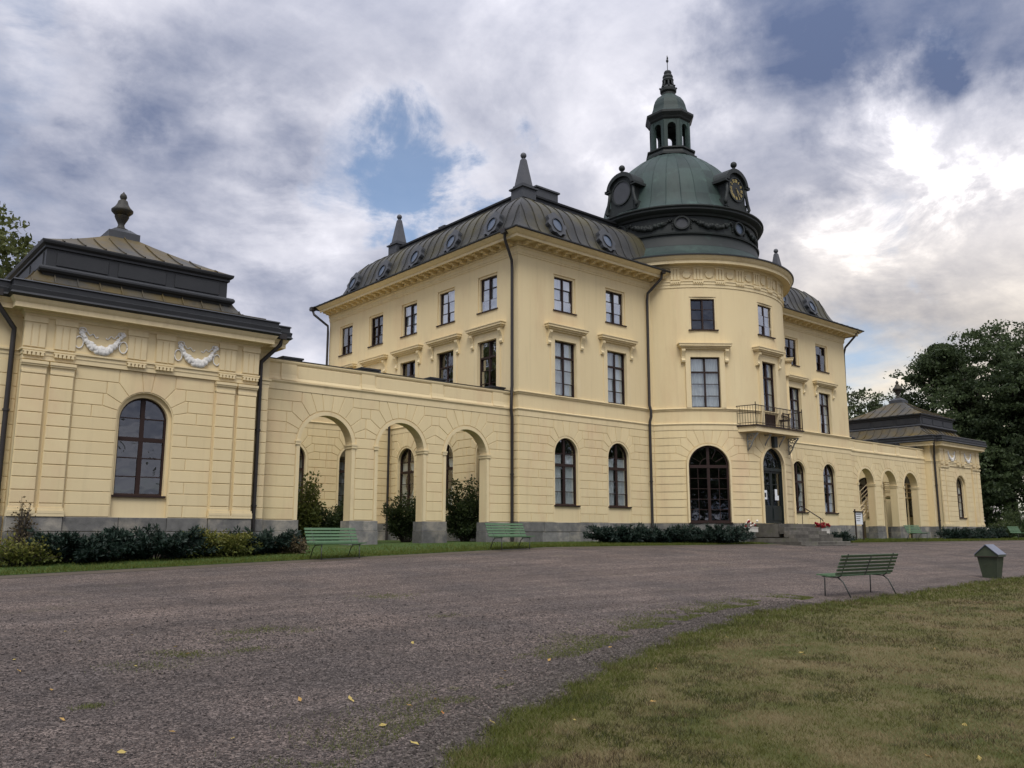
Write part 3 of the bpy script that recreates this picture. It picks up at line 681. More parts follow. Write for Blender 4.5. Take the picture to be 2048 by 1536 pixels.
# ------------------------------------------------------------------ main block
ZL = [.82+.35833*k for k in range(13)]
def manor():
    t = thing('manor_house', (0, 0, 0), 'three-storey pale yellow manor house with round domed central tower', 'manor house')
    F0, W0, E0, TW = Front(0), West(-13.5), East(13.5), Cyl(0, 2.4, 5.55)
    WX = [-10.79, -7.50, 7.50, 10.79]; WY = [2.05+3.05*i for i in range(5)]
    g = [(c, 1.40, 1.54, 4.39, True) for c in WX]; s2 = [(c, 1.34, 6.17, 8.62, False) for c in WX]; s3 = [(c, 1.34, 9.94, 11.56, False) for c in WX]
    for lo, hi in ((-13.5, -4.6), (4.6, 13.5)):
        b = MB(); f = lambda L: [o for o in L if lo < o[0] < hi]
        wall_band(b, F0, lo, hi, -.75, 5.12, f(g)); wall_band(b, F0, lo, hi, 5.12, 9.3, f(s2)); wall_band(b, F0, lo, hi, 9.3, 12.8, f(s3)); b.build('front_wall', 'plaster', t)
    wy = [-y for y in WY]
    for S, nm in ((W0, 'west_wall'), (E0, 'east_wall')):
        a0, a1 = (-16.1, 0) if S is W0 else (0, 16.1); C = wy if S is W0 else WY
        b = MB(); wall_band(b, S, a0, a1, -.75, 5.12, [(c, 1.40, 1.54, 4.39, True) for c in C]); wall_band(b, S, a0, a1, 5.12, 9.3, [(c, 1.34, 6.17, 8.62, False) for c in C]); wall_band(b, S, a0, a1, 9.3, 12.8, [(c, 1.34, 9.94, 11.56, False) for c in C])
        b.build(nm, 'plaster', t)
    b = MB(); b.add([(-13.5, 16.1, -.75), (13.5, 16.1, -.75), (13.5, 16.1, 12.8), (-13.5, 16.1, 12.8)], [(0, 1, 2, 3)]); b.build('rear_wall', 'plaster', t)
    RT = math.radians; sT = 5.55*RT(38.5)
    b = MB(); lim = 5.55*RT(67)
    wall_band(b, TW, -lim, lim, -.75, 5.12, [(-sT, 1.95, .855, 4.415, True), (0, 1.88, .815, 4.415, True), (sT, 1.95, .855, 4.415, True)])
    wall_band(b, TW, -lim, lim, 5.12, 9.3, [(-sT, 1.44, 6.17, 8.62, False), (0, 1.19, 5.48, 8.62, False), (sT, 1.44, 6.17, 8.62, False)])
    wall_band(b, TW, -lim, lim, 9.3, 12.0, [(-sT, 1.34, 9.94, 11.56, False), (0, 1.34, 9.94, 11.56, False), (sT, 1.34, 9.94, 11.56, False)])
    b.smooth = True; wall_band(b, TW, -5.55*2, 5.55*2, 12.0, 13.4, []); b.build('tower_wall', 'plaster', t, sharp=30)
    # rusticated ground floor
    for lo, hi in ((-13.5, -5.02), (5.02, 13.5)):
        ar = [dict(c=c, ro=.775, hw=.775, spring=3.69, phi={9: 72, 10: 53.5, 11: 34.5}, key=9) for c in WX if lo < c < hi]
        lay(t, F0, rustic(lo, hi, ZL, ar, .85, -12.84 if lo < 0 else 12.84))
    ar = [dict(c=c, ro=1.06, spring=3.44, phi={9: 68, 10: 53, 11: 37}, key=8, extra=22) for c in (-sT, sT)]+[dict(c=0, ro=1.03, spring=3.475, phi={9: 68, 10: 53, 11: 37}, key=8, extra=22)]
    lim = 5.55*RT(64.2); lay(t, TW, rustic(-lim, lim, ZL, ar, 1.75, -5.2, .45))
    ar = [dict(c=-y, ro=.775, spring=3.69, phi={9: 72, 10: 53.5, 11: 34.5}, key=9) for y in WY[:3]]
    b = MB()
    for P in rustic(-9.4, -.0, ZL, ar, 1.2, 0): block(b, W0, P, -.01, .03)
    b.build('ashlar_blocks', 'plaster_block', t, kind='stuff')
    for (s0, s1, sd) in ((-13.56, -5.0, 3), (5.0, 13.56, 4)): plinth(t, F0, s0, s1, seed=sd)
    plinth(t, W0, -9.4, 0, seed=5); plinth(t, TW, -lim, lim, seed=6, gaps=[(-.93, .93)])
    # string courses
    path = [(-13.5, 16.1), (-13.5, 0), (-4.9, 0)]; path2 = [(4.9, 0), (13.5, 0), (13.5, 16.1)]
    band = [(0, 5.12), (.035, 5.125), (.035, 5.34), (.05, 5.36), (.075, 5.40), (.075, 5.43), (0, 5.46)]
    mould = [(0, 6.03), (.03, 6.04), (.05, 6.09), (.085, 6.12), (.085, 6.15), (0, 6.18)]
    arch3 = [(0, 12.02), (.03, 12.025), (.03, 12.1), (.055, 12.11), (.055, 12.26), (.10, 12.32), (.10, 12.36), (0, 12.37)]
    for pr, nm in ((band, 'string_course'), (mould, 'string_course'), (arch3, 'architrave_band')):
        for p in (path, path2): MB().sweep(p, pr).build(nm, 'trim', t)
        if nm != 'architrave_band':
            arc = [TW(a, 0, 0)[:2] for a in cuts(-lim, lim, .22)]; MB().sweep(arc, pr).build(nm, 'trim', t)
    full = [(-13.5, 16.1), (-13.5, 0), (13.5, 0), (13.5, 16.1)]
    MB().sweep(full, [(0, 12.36), (.12, 12.40), (.12, 12.57), (.62, 12.57), (.62, 12.50), (.66, 12.50), (.66, 12.61), (.72, 12.64), (.80, 12.70), (.88, 12.76), (.88, 12.79), (0, 12.79)], caps=False).build('cornice', 'trim', t)
    MB().sweep(full, [(.86, 12.775), (.93, 12.775), (.95, 12.80), (.95, 12.84), (.80, 12.86)], caps=False).build('gutter', 'dark_metal', t)
    # modillions
    mm = MB(); mm.prism([(-.09, 0), (.09, 0), (.09, .108), (-.09, .108)], -.40, .0); mm.prism([(-.07, -.06), (.07, -.06), (.07, 0), (-.07, 0)], -.24, .0); me = mm.mesh('modillion'); me.materials.append(MATS['trim'])
    for S, a0, a1 in ((F0, -13.3, -5.2), (F0, 5.2, 13.3), (W0, -15.9, -.2), (E0, .2, 15.9)):
        n = round(abs(a1-a0)/.57)
        for i in range(n+1):
            F = S.frame(a0+(a1-a0)*i/n) @ Matrix.Translation((0, -.12, 12.462)); link('modillion', me, t, None, F)
    # tower frieze and cornice
    arcF = [TW(a, 0, 0)[:2] for a in cuts(-5.55*1.95, 5.55*1.95, .2)]
    b = MB(); b.smooth = True; b.sweep(arcF, [(0, 12.02), (.03, 12.025), (.03, 12.16), (.055, 12.17), (.055, 12.30), (.085, 12.31), (.085, 12.36), (.02, 12.365)]); b.build('architrave_band', 'trim', t, sharp=30)
    b = MB(); b.smooth = True; b.sweep(arcF, [(0, 13.0), (.06, 13.02), (.10, 13.08), (.10, 13.14), (.42, 13.16), (.42, 13.12), (.45, 13.12), (.45, 13.26), (.50, 13.30), (.58, 13.42), (.60, 13.48), (0, 13.48)]); b.build('tower_cornice', 'trim', t, sharp=30)
    b = MB(); b.smooth = True; b.sweep(arcF, [(.58, 13.47), (.655, 13.47), (.66, 13.53), (.56, 13.55)]); b.build('gutter', 'dark_metal', t, sharp=30)
    tri = MB(); tri.box(-.24, .24, -.028, .1, 12.40, 13.0)
    for k in (-1, 0, 1): tri.box(-.05+k*.155, .05+k*.155, -.075, .1, 12.40, 12.93)
    tri.box(-.25, .25, -.09, .1, 12.93, 13.0); tm = tri.mesh('triglyph'); tm.materials.append(MATS['trim'])
    gt = MB()
    for k in range(5): gt.prism([(-.20+k*.1-.03, 12.20), (-.20+k*.1+.03, 12.20), (-.20+k*.1+.02, 12.27), (-.20+k*.1-.02, 12.27)], -.10, 0)
    gt.box(-.25, .25, -.09, 0, 12.27, 12.31); gm = gt.mesh('guttae'); gm.materials.append(MATS['trim'])
    ds = MB(); ds.smooth = True; n = 24
    v = [(0, -.055, 12.68)]+[(.19*math.cos(2*PI*i/n), -.05, 12.68+.19*math.sin(2*PI*i/n)) for i in range(n)]+[(.22*math.cos(2*PI*i/n), .06, 12.68+.22*math.sin(2*PI*i/n)) for i in range(n)]
    ds.add(v, [(0, 1+i, 1+(i+1) % n) for i in range(n)]+[(1+i, 1+(i+1) % n, 1+n+(i+1) % n, 1+n+i) for i in range(n)]); dm = ds.mesh('frieze_disc'); dm.materials.append(MATS['trim']); dm.set_sharp_from_angle(angle=.6)
    for i in range(-6, 7):
        link('triglyph', tm, t, None, TW.frame(5.55*RT(11.15*i+4.2))); link('guttae', gm, t, None, TW.frame(5.55*RT(11.15*i+4.2))); link('frieze_disc', dm, t, None, TW.frame(5.55*RT(11.15*i-1.37)))
    # windows
    for i, c in enumerate(WX):
        window(t, F0.frame(c), 'ground', 1.38, 1.54, 4.38, 'pair' if i < 2 else 'tied', 11)
        window(t, F0.frame(c), 'second', 1.3, 6.19, 8.6, 'full' if i < 2 else 'side', 12, 'glass')
        window(t, F0.frame(c), 'third', 1.16, 9.94, 11.47, 'full' if i < 2 else None, 13, 'glass_sky' if i < 2 else 'glass_dark')
    for i, y in enumerate(WY):
        if i < 3: window(t, W0.frame(-y), 'ground', 1.38, 1.54, 4.38, 'tied', 14, 'glass')
        window(t, W0.frame(-y), 'second', 1.3, 6.19, 8.6, None, 15, 'glass_sky' if i == 0 else 'glass_dark')
        window(t, W0.frame(-y), 'third', 1.16, 9.94, 11.47, 'full' if i < 3 else None, 13, 'glass_sky' if i < 3 else 'glass_dark')
    for a in (-sT, sT):
        window(t, TW.frame(a), 'hall', 1.92, .86, 4.4, None, 1, 'glass_dark'); window(t, TW.frame(a), 'second', 1.4, 6.19, 8.6, 'full', 16); window(t, TW.frame(a), 'third', 1.16, 9.94, 11.47, None, 13, 'glass_dark')
    window(t, TW.frame(0), 'balcony', 1.15, 5.5, 8.6, 'side', 17, 'glass', name='balcony_door'); window(t, TW.frame(0), 'third', 1.16, 9.94, 11.47, 'side', 18, 'glass_sky')
    door(t, TW.frame(0))
    # main roof
    prof = catmull([(0, 12.84), (.7, 13.12), (1.22, 13.45), (1.48, 13.9), (1.68, 14.45), (1.95, 14.95), (2.3, 15.3), (2.7, 15.58), (3.2, 15.76), (3.5, 15.8)], 4)
    hip_panels(t, -14.4, 14.4, -.9, 17.0, prof, .62, 'sheet', 'SWEN', .03, skip=lambda c, a, b: c == 'S' and 10.6 < a < 17.8)
    # fix: panels are laid in pieces, the flat top is closed by a deck with a raised kerb
    b = MB(); e = 3.45; b.sweep([(-14.4+e, 17-e), (-14.4+e, -.9+e), (14.4-e, -.9+e), (14.4-e, 17-e)], [(-.3, 15.6), (.10, 15.78), (.10, 15.84), (.0, 15.86), (0, 16.15), (.10, 16.18), (.12, 16.26), (-.3, 16.3)], closed=True)
    b.build('ridge_kerb', 'dark_metal', t)
    b = MB(); b.box(-14.4+e+.1, 14.4-e-.1, -.9+e+.1, 17-e-.1, 15.7, 16.27); b.build('roof_deck', 'dark_metal', t)
    k = 3.6
    for x, y in ((-14.4+k, -.9+k), (-14.4+k, 17-k), (14.4-k, -.9+k), (14.4-k, 17-k)): obelisk(t, x, y, 16.3)
    def chim(x, y, w, h):
        b = MB(); b.box(x-w, x+w, y-w*.6, y+w*.6, 16.1, 16.35+h); b.box(x-w-.08, x+w+.08, y-w*.6-.08, y+w*.6+.08, 16.35+h, 16.43+h); b.box(x-w+.05, x+w-.05, y-w*.5, y+w*.5, 16.43+h, 16.5+h); b.build('chimney', 'dormer_metal', t)
    chim(-9.0, 3.4, .72, .62); chim(-10.3, 9.5, .3, .15); chim(5, 9, .7, .4)
    # roof oculi
    dn = MB(); n = 40
    out = []
    for i in range(n):
        a = 2*PI*i/n; r = .52+.05*math.cos(8*a)+(.12*max(0, math.sin(a))**3); out.append((r*math.cos(a), r*1.05*math.sin(a)))
    inn = [(.27*math.cos(2*PI*i/n), .33*math.sin(2*PI*i/n)) for i in range(n)]
    v = [(x, -.05, z) for x, z in out]+[(x, .9, z) for x, z in out]+[(x, -.05, z) for x, z in inn]+[(x, .0, z) for x, z in inn]
    f = [(i, (i+1) % n, (i+1) % n+n, i+n) for i in range(n)]+[(i, (i+1) % n, (i+1) % n+2*n, i+2*n) for i in range(n)]+[(i+2*n, (i+1) % n+2*n, (i+1) % n+3*n, i+3*n) for i in range(n)]
    dn.add(v, f); dme = dn.mesh('dormer'); dme.materials.append(MATS['dormer_metal'])
    rg = MB()
    for i in range(n):
        a, c = inn[i], inn[(i+1) % n]; rg.prism([(a[0]*1.14, a[1]*1.14), (c[0]*1.14, c[1]*1.14), c, a], -.085, .02)
    rme = rg.mesh('rim'); rme.materials.append(MATS['dark_metal'])
    gl = bpy.data.meshes.new('pane'); gl.from_pydata([(x, -.03, z) for x, z in inn], [], [tuple(range(n))]); gl.update(); gl.materials.append(MATS['glass_oculus'])
    def ocu(F):
        o = link('dormer_window', dme, t, None, F); link('rim', rme, o); link('pane', gl, o)
    for x in (-10.79, -7.5, 7.5, 10.79): ocu(Matrix.Translation((x, .46, 14.05)) @ Matrix.Rotation(-.34, 4, 'X'))
    for y in WY: ocu(Matrix.Translation((-13.04, y+.25, 14.05)) @ Matrix.Rotation(-PI/2, 4, 'Z') @ Matrix.Rotation(-.34, 4, 'X'))
    # downpipes
    def pipe(pts, r=.065):
        b = MB(); b.smooth = True; b.tube(pts, r, 10); o = b.build('downpipe', 'pipe', t, sharp=40)
        z0, z1 = pts[-1][2], pts[2][2] if len(pts) > 2 else pts[0][2]; q = z0+.8
        b = MB(); b.box(pts[0][0]-.13, pts[0][0]+.13, pts[0][1]-.13, pts[0][1]+.13, pts[0][2]-.05, pts[0][2]+.16); b.build('hopper', 'pipe', o)
        for i in range(4):
            z = z0+.5+i*2.4
            if z < 5: b = MB(); b.tube([(pts[-1][0], pts[-1][1], z), (pts[-1][0], pts[-1][1], z+.05)], r*1.35, 10); b.build('pipe_clip', 'pipe', o)
    pipe([(-14.35, -.12, 12.72), (-14.33, -.10, 12.45), (-13.68, .22, 11.75), (-13.66, .22, 11.4), (-13.66, .22, 6.35), (-13.70, .20, 6.1), (-13.74, .18, 5.3), (-13.66, .22, 5.05), (-13.66, .22, -.2)])
    pipe([(-5.0, -.78, 12.72), (-5.0, -.74, 12.45), (-5.36, -.16, 11.75), (-5.38, -.13, 11.4), (-5.42, -.13, 6.3), (-5.40, -.2, 6.05), (-5.40, -.2, 5.75), (-5.44, -.14, 5.5), (-5.46, -.15, -.2)])
    pipe([(-14.35, 16.6, 12.72), (-14.3, 16.5, 12.45), (-13.68, 16.0, 11.8), (-13.66, 16.0, 11.4), (-13.66, 16.0, 0)])
    pipe([(13.9, -.7, 12.72), (13.85, -.6, 12.45), (13.62, -.05, 11.8), (13.66, .1, 11.4), (13.66, .2, 6)])
    dome(t); balcony(t)
    return t
def door(t, F):
    o = ORG[t.name]; M = Matrix.Translation(-o) @ F; w, zb, zt = 1.85, .82, 4.4; sp = zt-w/2; tz = 3.38
    fr = MB(); frame_arch(fr, w, zb, zt, .07, .14, .24, True, False); fr.box(-w/2+.07, w/2-.07, .12, .24, tz-.07, tz+.07); me = fr.mesh('door_frame'); me.materials.append(MATS['door_green']); d = link('entrance_door', me, t, None, M)
    for sg in (-1, 1):
        L = MB(); a, b = (-w/2+.07, -.01) if sg < 0 else (.01, w/2-.07)
        L.box(a, b, .19, .24, zb+.01, zb+.85); L.box(a, a+.09, .18, .24, zb+.85, tz-.07); L.box(b-.09, b, .18, .24, zb+.85, tz-.07); L.box(a+.09, b-.09, .18, .24, tz-.17, tz-.07); L.box(a+.08, b-.08, .165, .19, zb+.15, zb+.70)
        for q in (1, 2): L.box(a+.09, b-.09, .19, .235, zb+.85+q*.5-.015, zb+.85+q*.5+.015)
        L.box((a+b)/2-.012, (a+b)/2+.012, .192, .236, zb+.85, tz-.17)
        me = L.mesh('leaf'); me.materials.append(MATS['door_green']); lf = link('door_leaf', me, d)
        me = bpy.data.meshes.new('pane'); me.from_pydata([(a+.05, .215, zb+.8), (b-.05, .215, zb+.8), (b-.05, .215, tz-.1), (a+.05, .215, tz-.1)], [], [(0, 1, 2, 3)]); me.materials.append(MATS['glass_dark']); link('pane', me, d)
    fb = MB()
    for c in (-.38, .38):
        for i in range(14):
            p, q = PI*i/14, PI*(i+1)/14; fb.prism([(c-.26*math.cos(p), tz+.1+.45*math.sin(p)), (c-.26*math.cos(q), tz+.1+.45*math.sin(q)), (c-.235*math.cos(q), tz+.1+.42*math.sin(q)), (c-.235*math.cos(p), tz+.1+.42*math.sin(p))], .17, .21)
    me = fb.mesh('fan'); me.materials.append(MATS['door_green']); link('fanlight_bars', me, d)
    P = cellpoly(-w/2+.03, w/2-.03, tz, zt, w-.06, zt-.03, True, 18); me = bpy.data.meshes.new('pane'); me.from_pydata([(x, .22, z) for x, z in P], [], [tuple(range(len(P)))]); me.materials.append(MATS['glass_dark']); link('pane', me, d)
    m = MB(); ring(m, w, .83, zt, .09, -.03, .05, True); me = m.mesh(); me.materials.append(MATS['trim']); link('arch_surround', me, d)
    r = MB(); r.box(-w/2-.1, w/2+.1, .30, .9, zb, zt); me = r.mesh(); me.materials.append(MATS['room']); link('room_interior', me, d)
    for x0, x1, z0, z1, nm in ((-.72, -.44, 1.95, 2.38, 0), (.24, .44, 2.12, 2.45, 1), (.24, .56, 1.93, 2.15, 2)):
        m = MB(); m.box(x0, x1, .148+.004*nm, .152+.004*nm, z0, z1); me = m.mesh(); me.materials.append(MATS['paper']); n = link('paper_notice', me, d)
        if nm == 0:
            m = MB(); m.box(x0+.07, x1-.07, .1445, .1475, z0+.10, z1-.12); me = m.mesh(); me.materials.append(MATS['ink']); link('print_block', me, d)
def dome(t):
    cx, cy = 0, 2.4
    def lt(prof, nm, m, n=72, sharp=30, parent=t): b = MB(); b.smooth = True; b.lathe(cx, cy, prof, n); return b.build(nm, m, parent, sharp=sharp)
    lt([(6.18, 13.53), (5.4, 13.80), (4.95, 14.02), (4.80, 14.2), (4.62, 14.5)], 'tower_apron', 'copper')
    lt([(4.64, 14.48), (4.50, 14.75), (4.44, 15.02), (4.44, 15.10), (4.52, 15.12), (4.54, 15.20), (4.46, 15.24), (4.36, 15.26), (4.36, 16.12)], 'drum', 'copper_dark')
    lt([(4.34, 16.08), (4.46, 16.12), (4.50, 16.22), (4.66, 16.28), (4.74, 16.36), (4.74, 16.44), (4.82, 16.5), (4.82, 16.56), (4.5, 16.62)], 'drum_cornice', 'copper_dark')
    pr = catmull([(4.62, 16.58), (4.25, 16.80), (3.98, 17.15), (3.82, 17.6), (3.68, 18.15), (3.45, 18.75), (3.1, 19.35), (2.62, 19.9), (2.05, 20.38), (1.5, 20.75), (1.15, 20.95)], 3)
    # copper sheets: separate gores, three courses each
    n = 32
    for g in range(n):
        a0, a1 = 2*PI*g/n, 2*PI*(g+1)/n
        th = math.degrees((a0+a1)/2)
        if 95 < th < 230: continue
        cutz = [0, 9, 17, 24, len(pr)-1]
        for q in range(4):
            seg = pr[cutz[q]:cutz[q+1]+1]; b = MB(); b.smooth = True; e = .012*((g*7+q*3) % 3)/2
            b.lathe(cx, cy, [(r+e, z+e*.5) for r, z in seg], 3, a0, a1); b.build('copper_sheet', 'copper', t)
        b = MB(); pts = [(cx+r*math.sin(a0), cy-r*math.cos(a0), z) for r, z in pr]; b.tube(pts, .028, 4); b.build('seam', 'copper', t)
    b = MB(); b.smooth = True; b.lathe(cx, cy, [(r-.03, z) for r, z in pr], 48); b.build('dome_core', 'copper_dark', t)
    # lantern
    o8 = math.radians(22.5)
    def oct_(prof, nm, m, parent=t): b = MB(); b.lathe(cx, cy, prof, 8, off=o8); return b.build(nm, m, parent)
    oct_([(1.5, 20.86), (1.5, 20.98), (1.40, 21.02), (1.32, 21.2), (1.42, 21.24), (1.42, 21.32), (1.2, 21.38), (.1, 21.4)], 'lantern_base', 'copper_dark')
    ap = 1.14*math.cos(PI/8); half = 1.14*math.sin(PI/8)
    for k in range(8):
        a = k*PI/4; F = Matrix.Translation((cx+ap*math.sin(a), cy-ap*math.cos(a), 0)) @ Matrix.Rotation(a, 4, 'Z')
        b = MB(); w = .46; sp = 22.62
        b.box(-half, -w/2, 0, .16, 21.36, 23.1); b.box(w/2, half, 0, .16, 21.36, 23.1)
        for i in range(10):
            p, q = PI*i/10, PI*(i+1)/10; x0, x1 = -w/2*math.cos(p), -w/2*math.cos(q)
            b.prism([(x0, sp+w/2*math.sin(p)), (x1, sp+w/2*math.sin(q)), (x1, 23.1), (x0, 23.1)], 0, .16)
        b.box(-half, -w/2-.05, -.03, 0, 21.36, 23.0); b.box(w/2+.05, half, -.03, 0, 21.36, 23.0)
        b.xform(F); b.build('lantern_post', 'copper', t)
    oct_([(.1, 23.02), (1.14, 23.04), (1.22, 23.12), (1.26, 23.2), (1.40, 23.38), (1.40, 23.50), (1.15, 23.6)], 'lantern_cornice', 'copper_dark')
    oct_([(1.2, 23.56), (1.08, 23.72), (1.0, 23.95), (.95, 24.2), (.86, 24.45), (.70, 24.7), (.50, 24.86), (.42, 24.93)], 'lantern_cap', 'copper')
    f = lt([(.40, 24.9), (.40, 25.02), (.36, 25.08), (.46, 25.16), (.47, 25.32), (.40, 25.42), (.28, 25.46), (.24, 25.56)], 'finial', 'copper_dark', 24)
    for k in range(8):
        a = k*PI/4; b = MB(); b.smooth = True; b.tube([(cx+.36*math.sin(a), cy-.36*math.cos(a), 25.42), (cx+.30*math.sin(a), cy-.30*math.cos(a), 25.6), (cx+.27*math.sin(a), cy-.27*math.cos(a), 25.8)], .05, 6); b.build('finial_baluster', 'copper_dark', f)
        b = MB(); b.ball((cx+.46*math.sin(a), cy-.46*math.cos(a), 25.40), .06, 8, 5); b.build('bead', 'copper_dark', f)
    lt([(.12, 25.5), (.12, 25.78), (.30, 25.8), (.33, 25.9), (.27, 26.0), (.30, 26.1), (.26, 26.2), (.20, 26.24), (.22, 26.38), (.18, 26.46), (.02, 26.5)], 'finial_top', 'copper_dark', 24, parent=f)
    b = MB(); b.tube([(cx, cy, 26.4), (cx, cy, 27.45)], .022, 6); b.build('rod', 'copper_dark', f)
    b = MB(); b.smooth = True; b.ball((cx, cy, 27.12), .075, 8, 6, 1.5); b.ball((cx+.02, cy, 27.3), .05, 8, 6, 2.0); b.build('weather_vane', 'copper_dark', f)
    # dormers (clock in front, oculi to the sides)
    for k, a in enumerate((0, -PI/2, PI/2)):
        F = Matrix.Translation((cx, cy, 0)) @ Matrix.Rotation(a, 4, 'Z') @ Matrix.Translation((0, -4.16, 0))
        w = .78; sp = 18.25; zb = 16.9
        body = MB(); N = 16
        P = [(-w, zb), (w, zb), (w, sp)]+[(w*math.cos(PI*i/N), sp+.62*math.sin(PI*i/N)) for i in range(1, N)]+[(-w, sp)]
        body.prism(P, 0, 2.2); body.box(-w-.18, -w, .02, .7, zb, zb+.45); body.box(w, w+.18, .02, .7, zb, zb+.45); body.xform(F); d = body.build('dormer', 'copper_dark', t)
        hood = MB()
        for i in range(N):
            p, q = PI*i/N, PI*(i+1)/N; R, r = (w+.18, .82), (w-.02, .60)
            hood.prism([(R[0]*math.cos(p), sp+R[1]*math.sin(p)), (R[0]*math.cos(q), sp+R[1]*math.sin(q)), (r[0]*math.cos(q), sp+r[1]*math.sin(q)), (r[0]*math.cos(p), sp+r[1]*math.sin(p))], -.16, 1.6)
        hood.box(-w-.30, -w+.04, -.16, 1.6, sp-.06, sp+.08); hood.box(w-.04, w+.30, -.16, 1.6, sp-.06, sp+.08)
        hood.xform(F); hood.build('dormer_hood', 'copper_dark', d)
        for sg in (-1, 1):
            sc = MB(); sc.smooth = True; sc.tube([(sg*(w+.04), -.02, sp-.1), (sg*(w+.06), -.06, sp-.5), (sg*(w+.16), -.06, zb+.45), (sg*(w+.28), -.06, zb+.2), (sg*(w+.18), -.06, zb+.08)], .085, 8); sc.xform(F); sc.build('scroll', 'copper_dark', d)
        bl = MB(); bl.smooth = True; c = F @ Vector((0, .05, sp+1.12)); bl.ball(c, .17, 14, 8); bl.tube([c-Vector((0, 0, .35)), c-Vector((0, 0, .1))], [.12, .06], 8); bl.build('ball', 'copper_dark', d)
        zc = 17.98; R = .60; n = 40
        rim = MB()
        for i in range(n):
            p, q = 2*PI*i/n, 2*PI*(i+1)/n
            rim.prism([((R+.07)*math.cos(p), zc+(R+.07)*math.sin(p)), ((R+.07)*math.cos(q), zc+(R+.07)*math.sin(q)), (R*math.cos(q), zc+R*math.sin(q)), (R*math.cos(p), zc+R*math.sin(p))], -.07, .02)
        rim.xform(F); rim.build('dial_rim', 'copper_dark', d)
        disc = MB(); disc.prism([(R*math.cos(2*PI*i/n), zc+R*math.sin(2*PI*i/n)) for i in range(n)], -.03, .01); disc.xform(F); disc.build('clock_dial' if k == 0 else 'blind_dial', 'clock_black' if k == 0 else 'dormer_metal', d)
        if k == 0:
            num = ['XII', 'I', 'II', 'III', 'IV', 'V', 'VI', 'VII', 'VIII', 'IX', 'X', 'XI']
            for h in range(12):
                g = MB(); W = {'I': .055, 'V': .10, 'X': .10}; tot = sum(W[c] for c in num[h]); x = -tot/2; H = .085; tk = .017
                def stroke(xa, za, xb, zb_):
                    l = math.hypot(xb-xa, zb_-za); ux, uz = -(zb_-za)/l*tk, (xb-xa)/l*tk
                    g.prism([(xa-ux, za-uz), (xb-ux, zb_-uz), (xb+ux, zb_+uz), (xa+ux, za+uz)], -.05, -.03)
                for c in num[h]:
                    w_ = W[c]; m = x+w_/2
                    if c == 'I': stroke(m, -H, m, H)
                    elif c == 'V': stroke(m-.035, H, m, -H); stroke(m, -H, m+.035, H)
                    else: stroke(m-.035, H, m+.035, -H); stroke(m-.035, -H, m+.035, H)
                    x += w_
                A = -2*PI*h/12; Mx = F @ Matrix.Translation((0, 0, zc)) @ Matrix.Rotation(-A, 4, 'Y') @ Matrix.Translation((0, 0, .47)); g.xform(Mx); g.build('clock_numeral', 'gold', d)
            for ang, ln, tk, nm in ((2*PI*4.42/12, .30, .028, 'hour_hand'), (2*PI*26/60, .43, .020, 'minute_hand')):
                g = MB(); g.prism([(-tk, -.08), (tk, -.08), (tk*.6, ln), (0, ln+.06), (-tk*.6, ln)], -.075, -.06); g.xform(F @ Matrix.Translation((0, 0, zc)) @ Matrix.Rotation(ang, 4, 'Y')); g.build(nm, 'gold', d)
    # drum oculi and garlands
    D = Cyl(cx, cy, 4.36)
    for i in range(-3, 4):
        a = math.radians(-3+43*i); F = D.frame(4.36*a); zc = 15.72; n = 28
        rim = MB()
        for j in range(n):
            p, q = 2*PI*j/n, 2*PI*(j+1)/n; R, r = .40, .31
            rim.prism([(R*math.cos(p), zc+R*.9*math.sin(p)), (R*math.cos(q), zc+R*.9*math.sin(q)), (r*math.cos(q), zc+r*.9*math.sin(q)), (r*math.cos(p), zc+r*.9*math.sin(p))], -.12, .08)
        rim.xform(F); rr = rim.build('drum_oculus', 'copper_dark', t)
        g = MB(); g.prism([(.32*math.cos(2*PI*j/n), zc+.29*math.sin(2*PI*j/n)) for j in range(n)], -.03, .02); g.xform(F); g.build('pane', 'glass_oculus' if i in (0, 1) else 'dormer_metal', rr)
        am = math.radians(-3+43*i+21.5); g = MB(); g.smooth = True; r = random.Random(i)
        for k in range(34):
            u = -1+2*k/33; th = am+u*.26; rr_ = .065+.085*(1-u*u)
            for q in range(2): p = D(4.36*th, 15.92-.34*(1-u*u)+r.uniform(-.06, .06), r.uniform(.0, .08)); g.ball(p, rr_*r.uniform(.6, 1), 6, 4)
        for sg in (-1, 1):
            for k in range(6): p = D(4.36*(am+sg*.27), 15.92-k*.09, .03); g.ball(p, .05, 6, 4)
        g.build('garland', 'copper_dark', t)
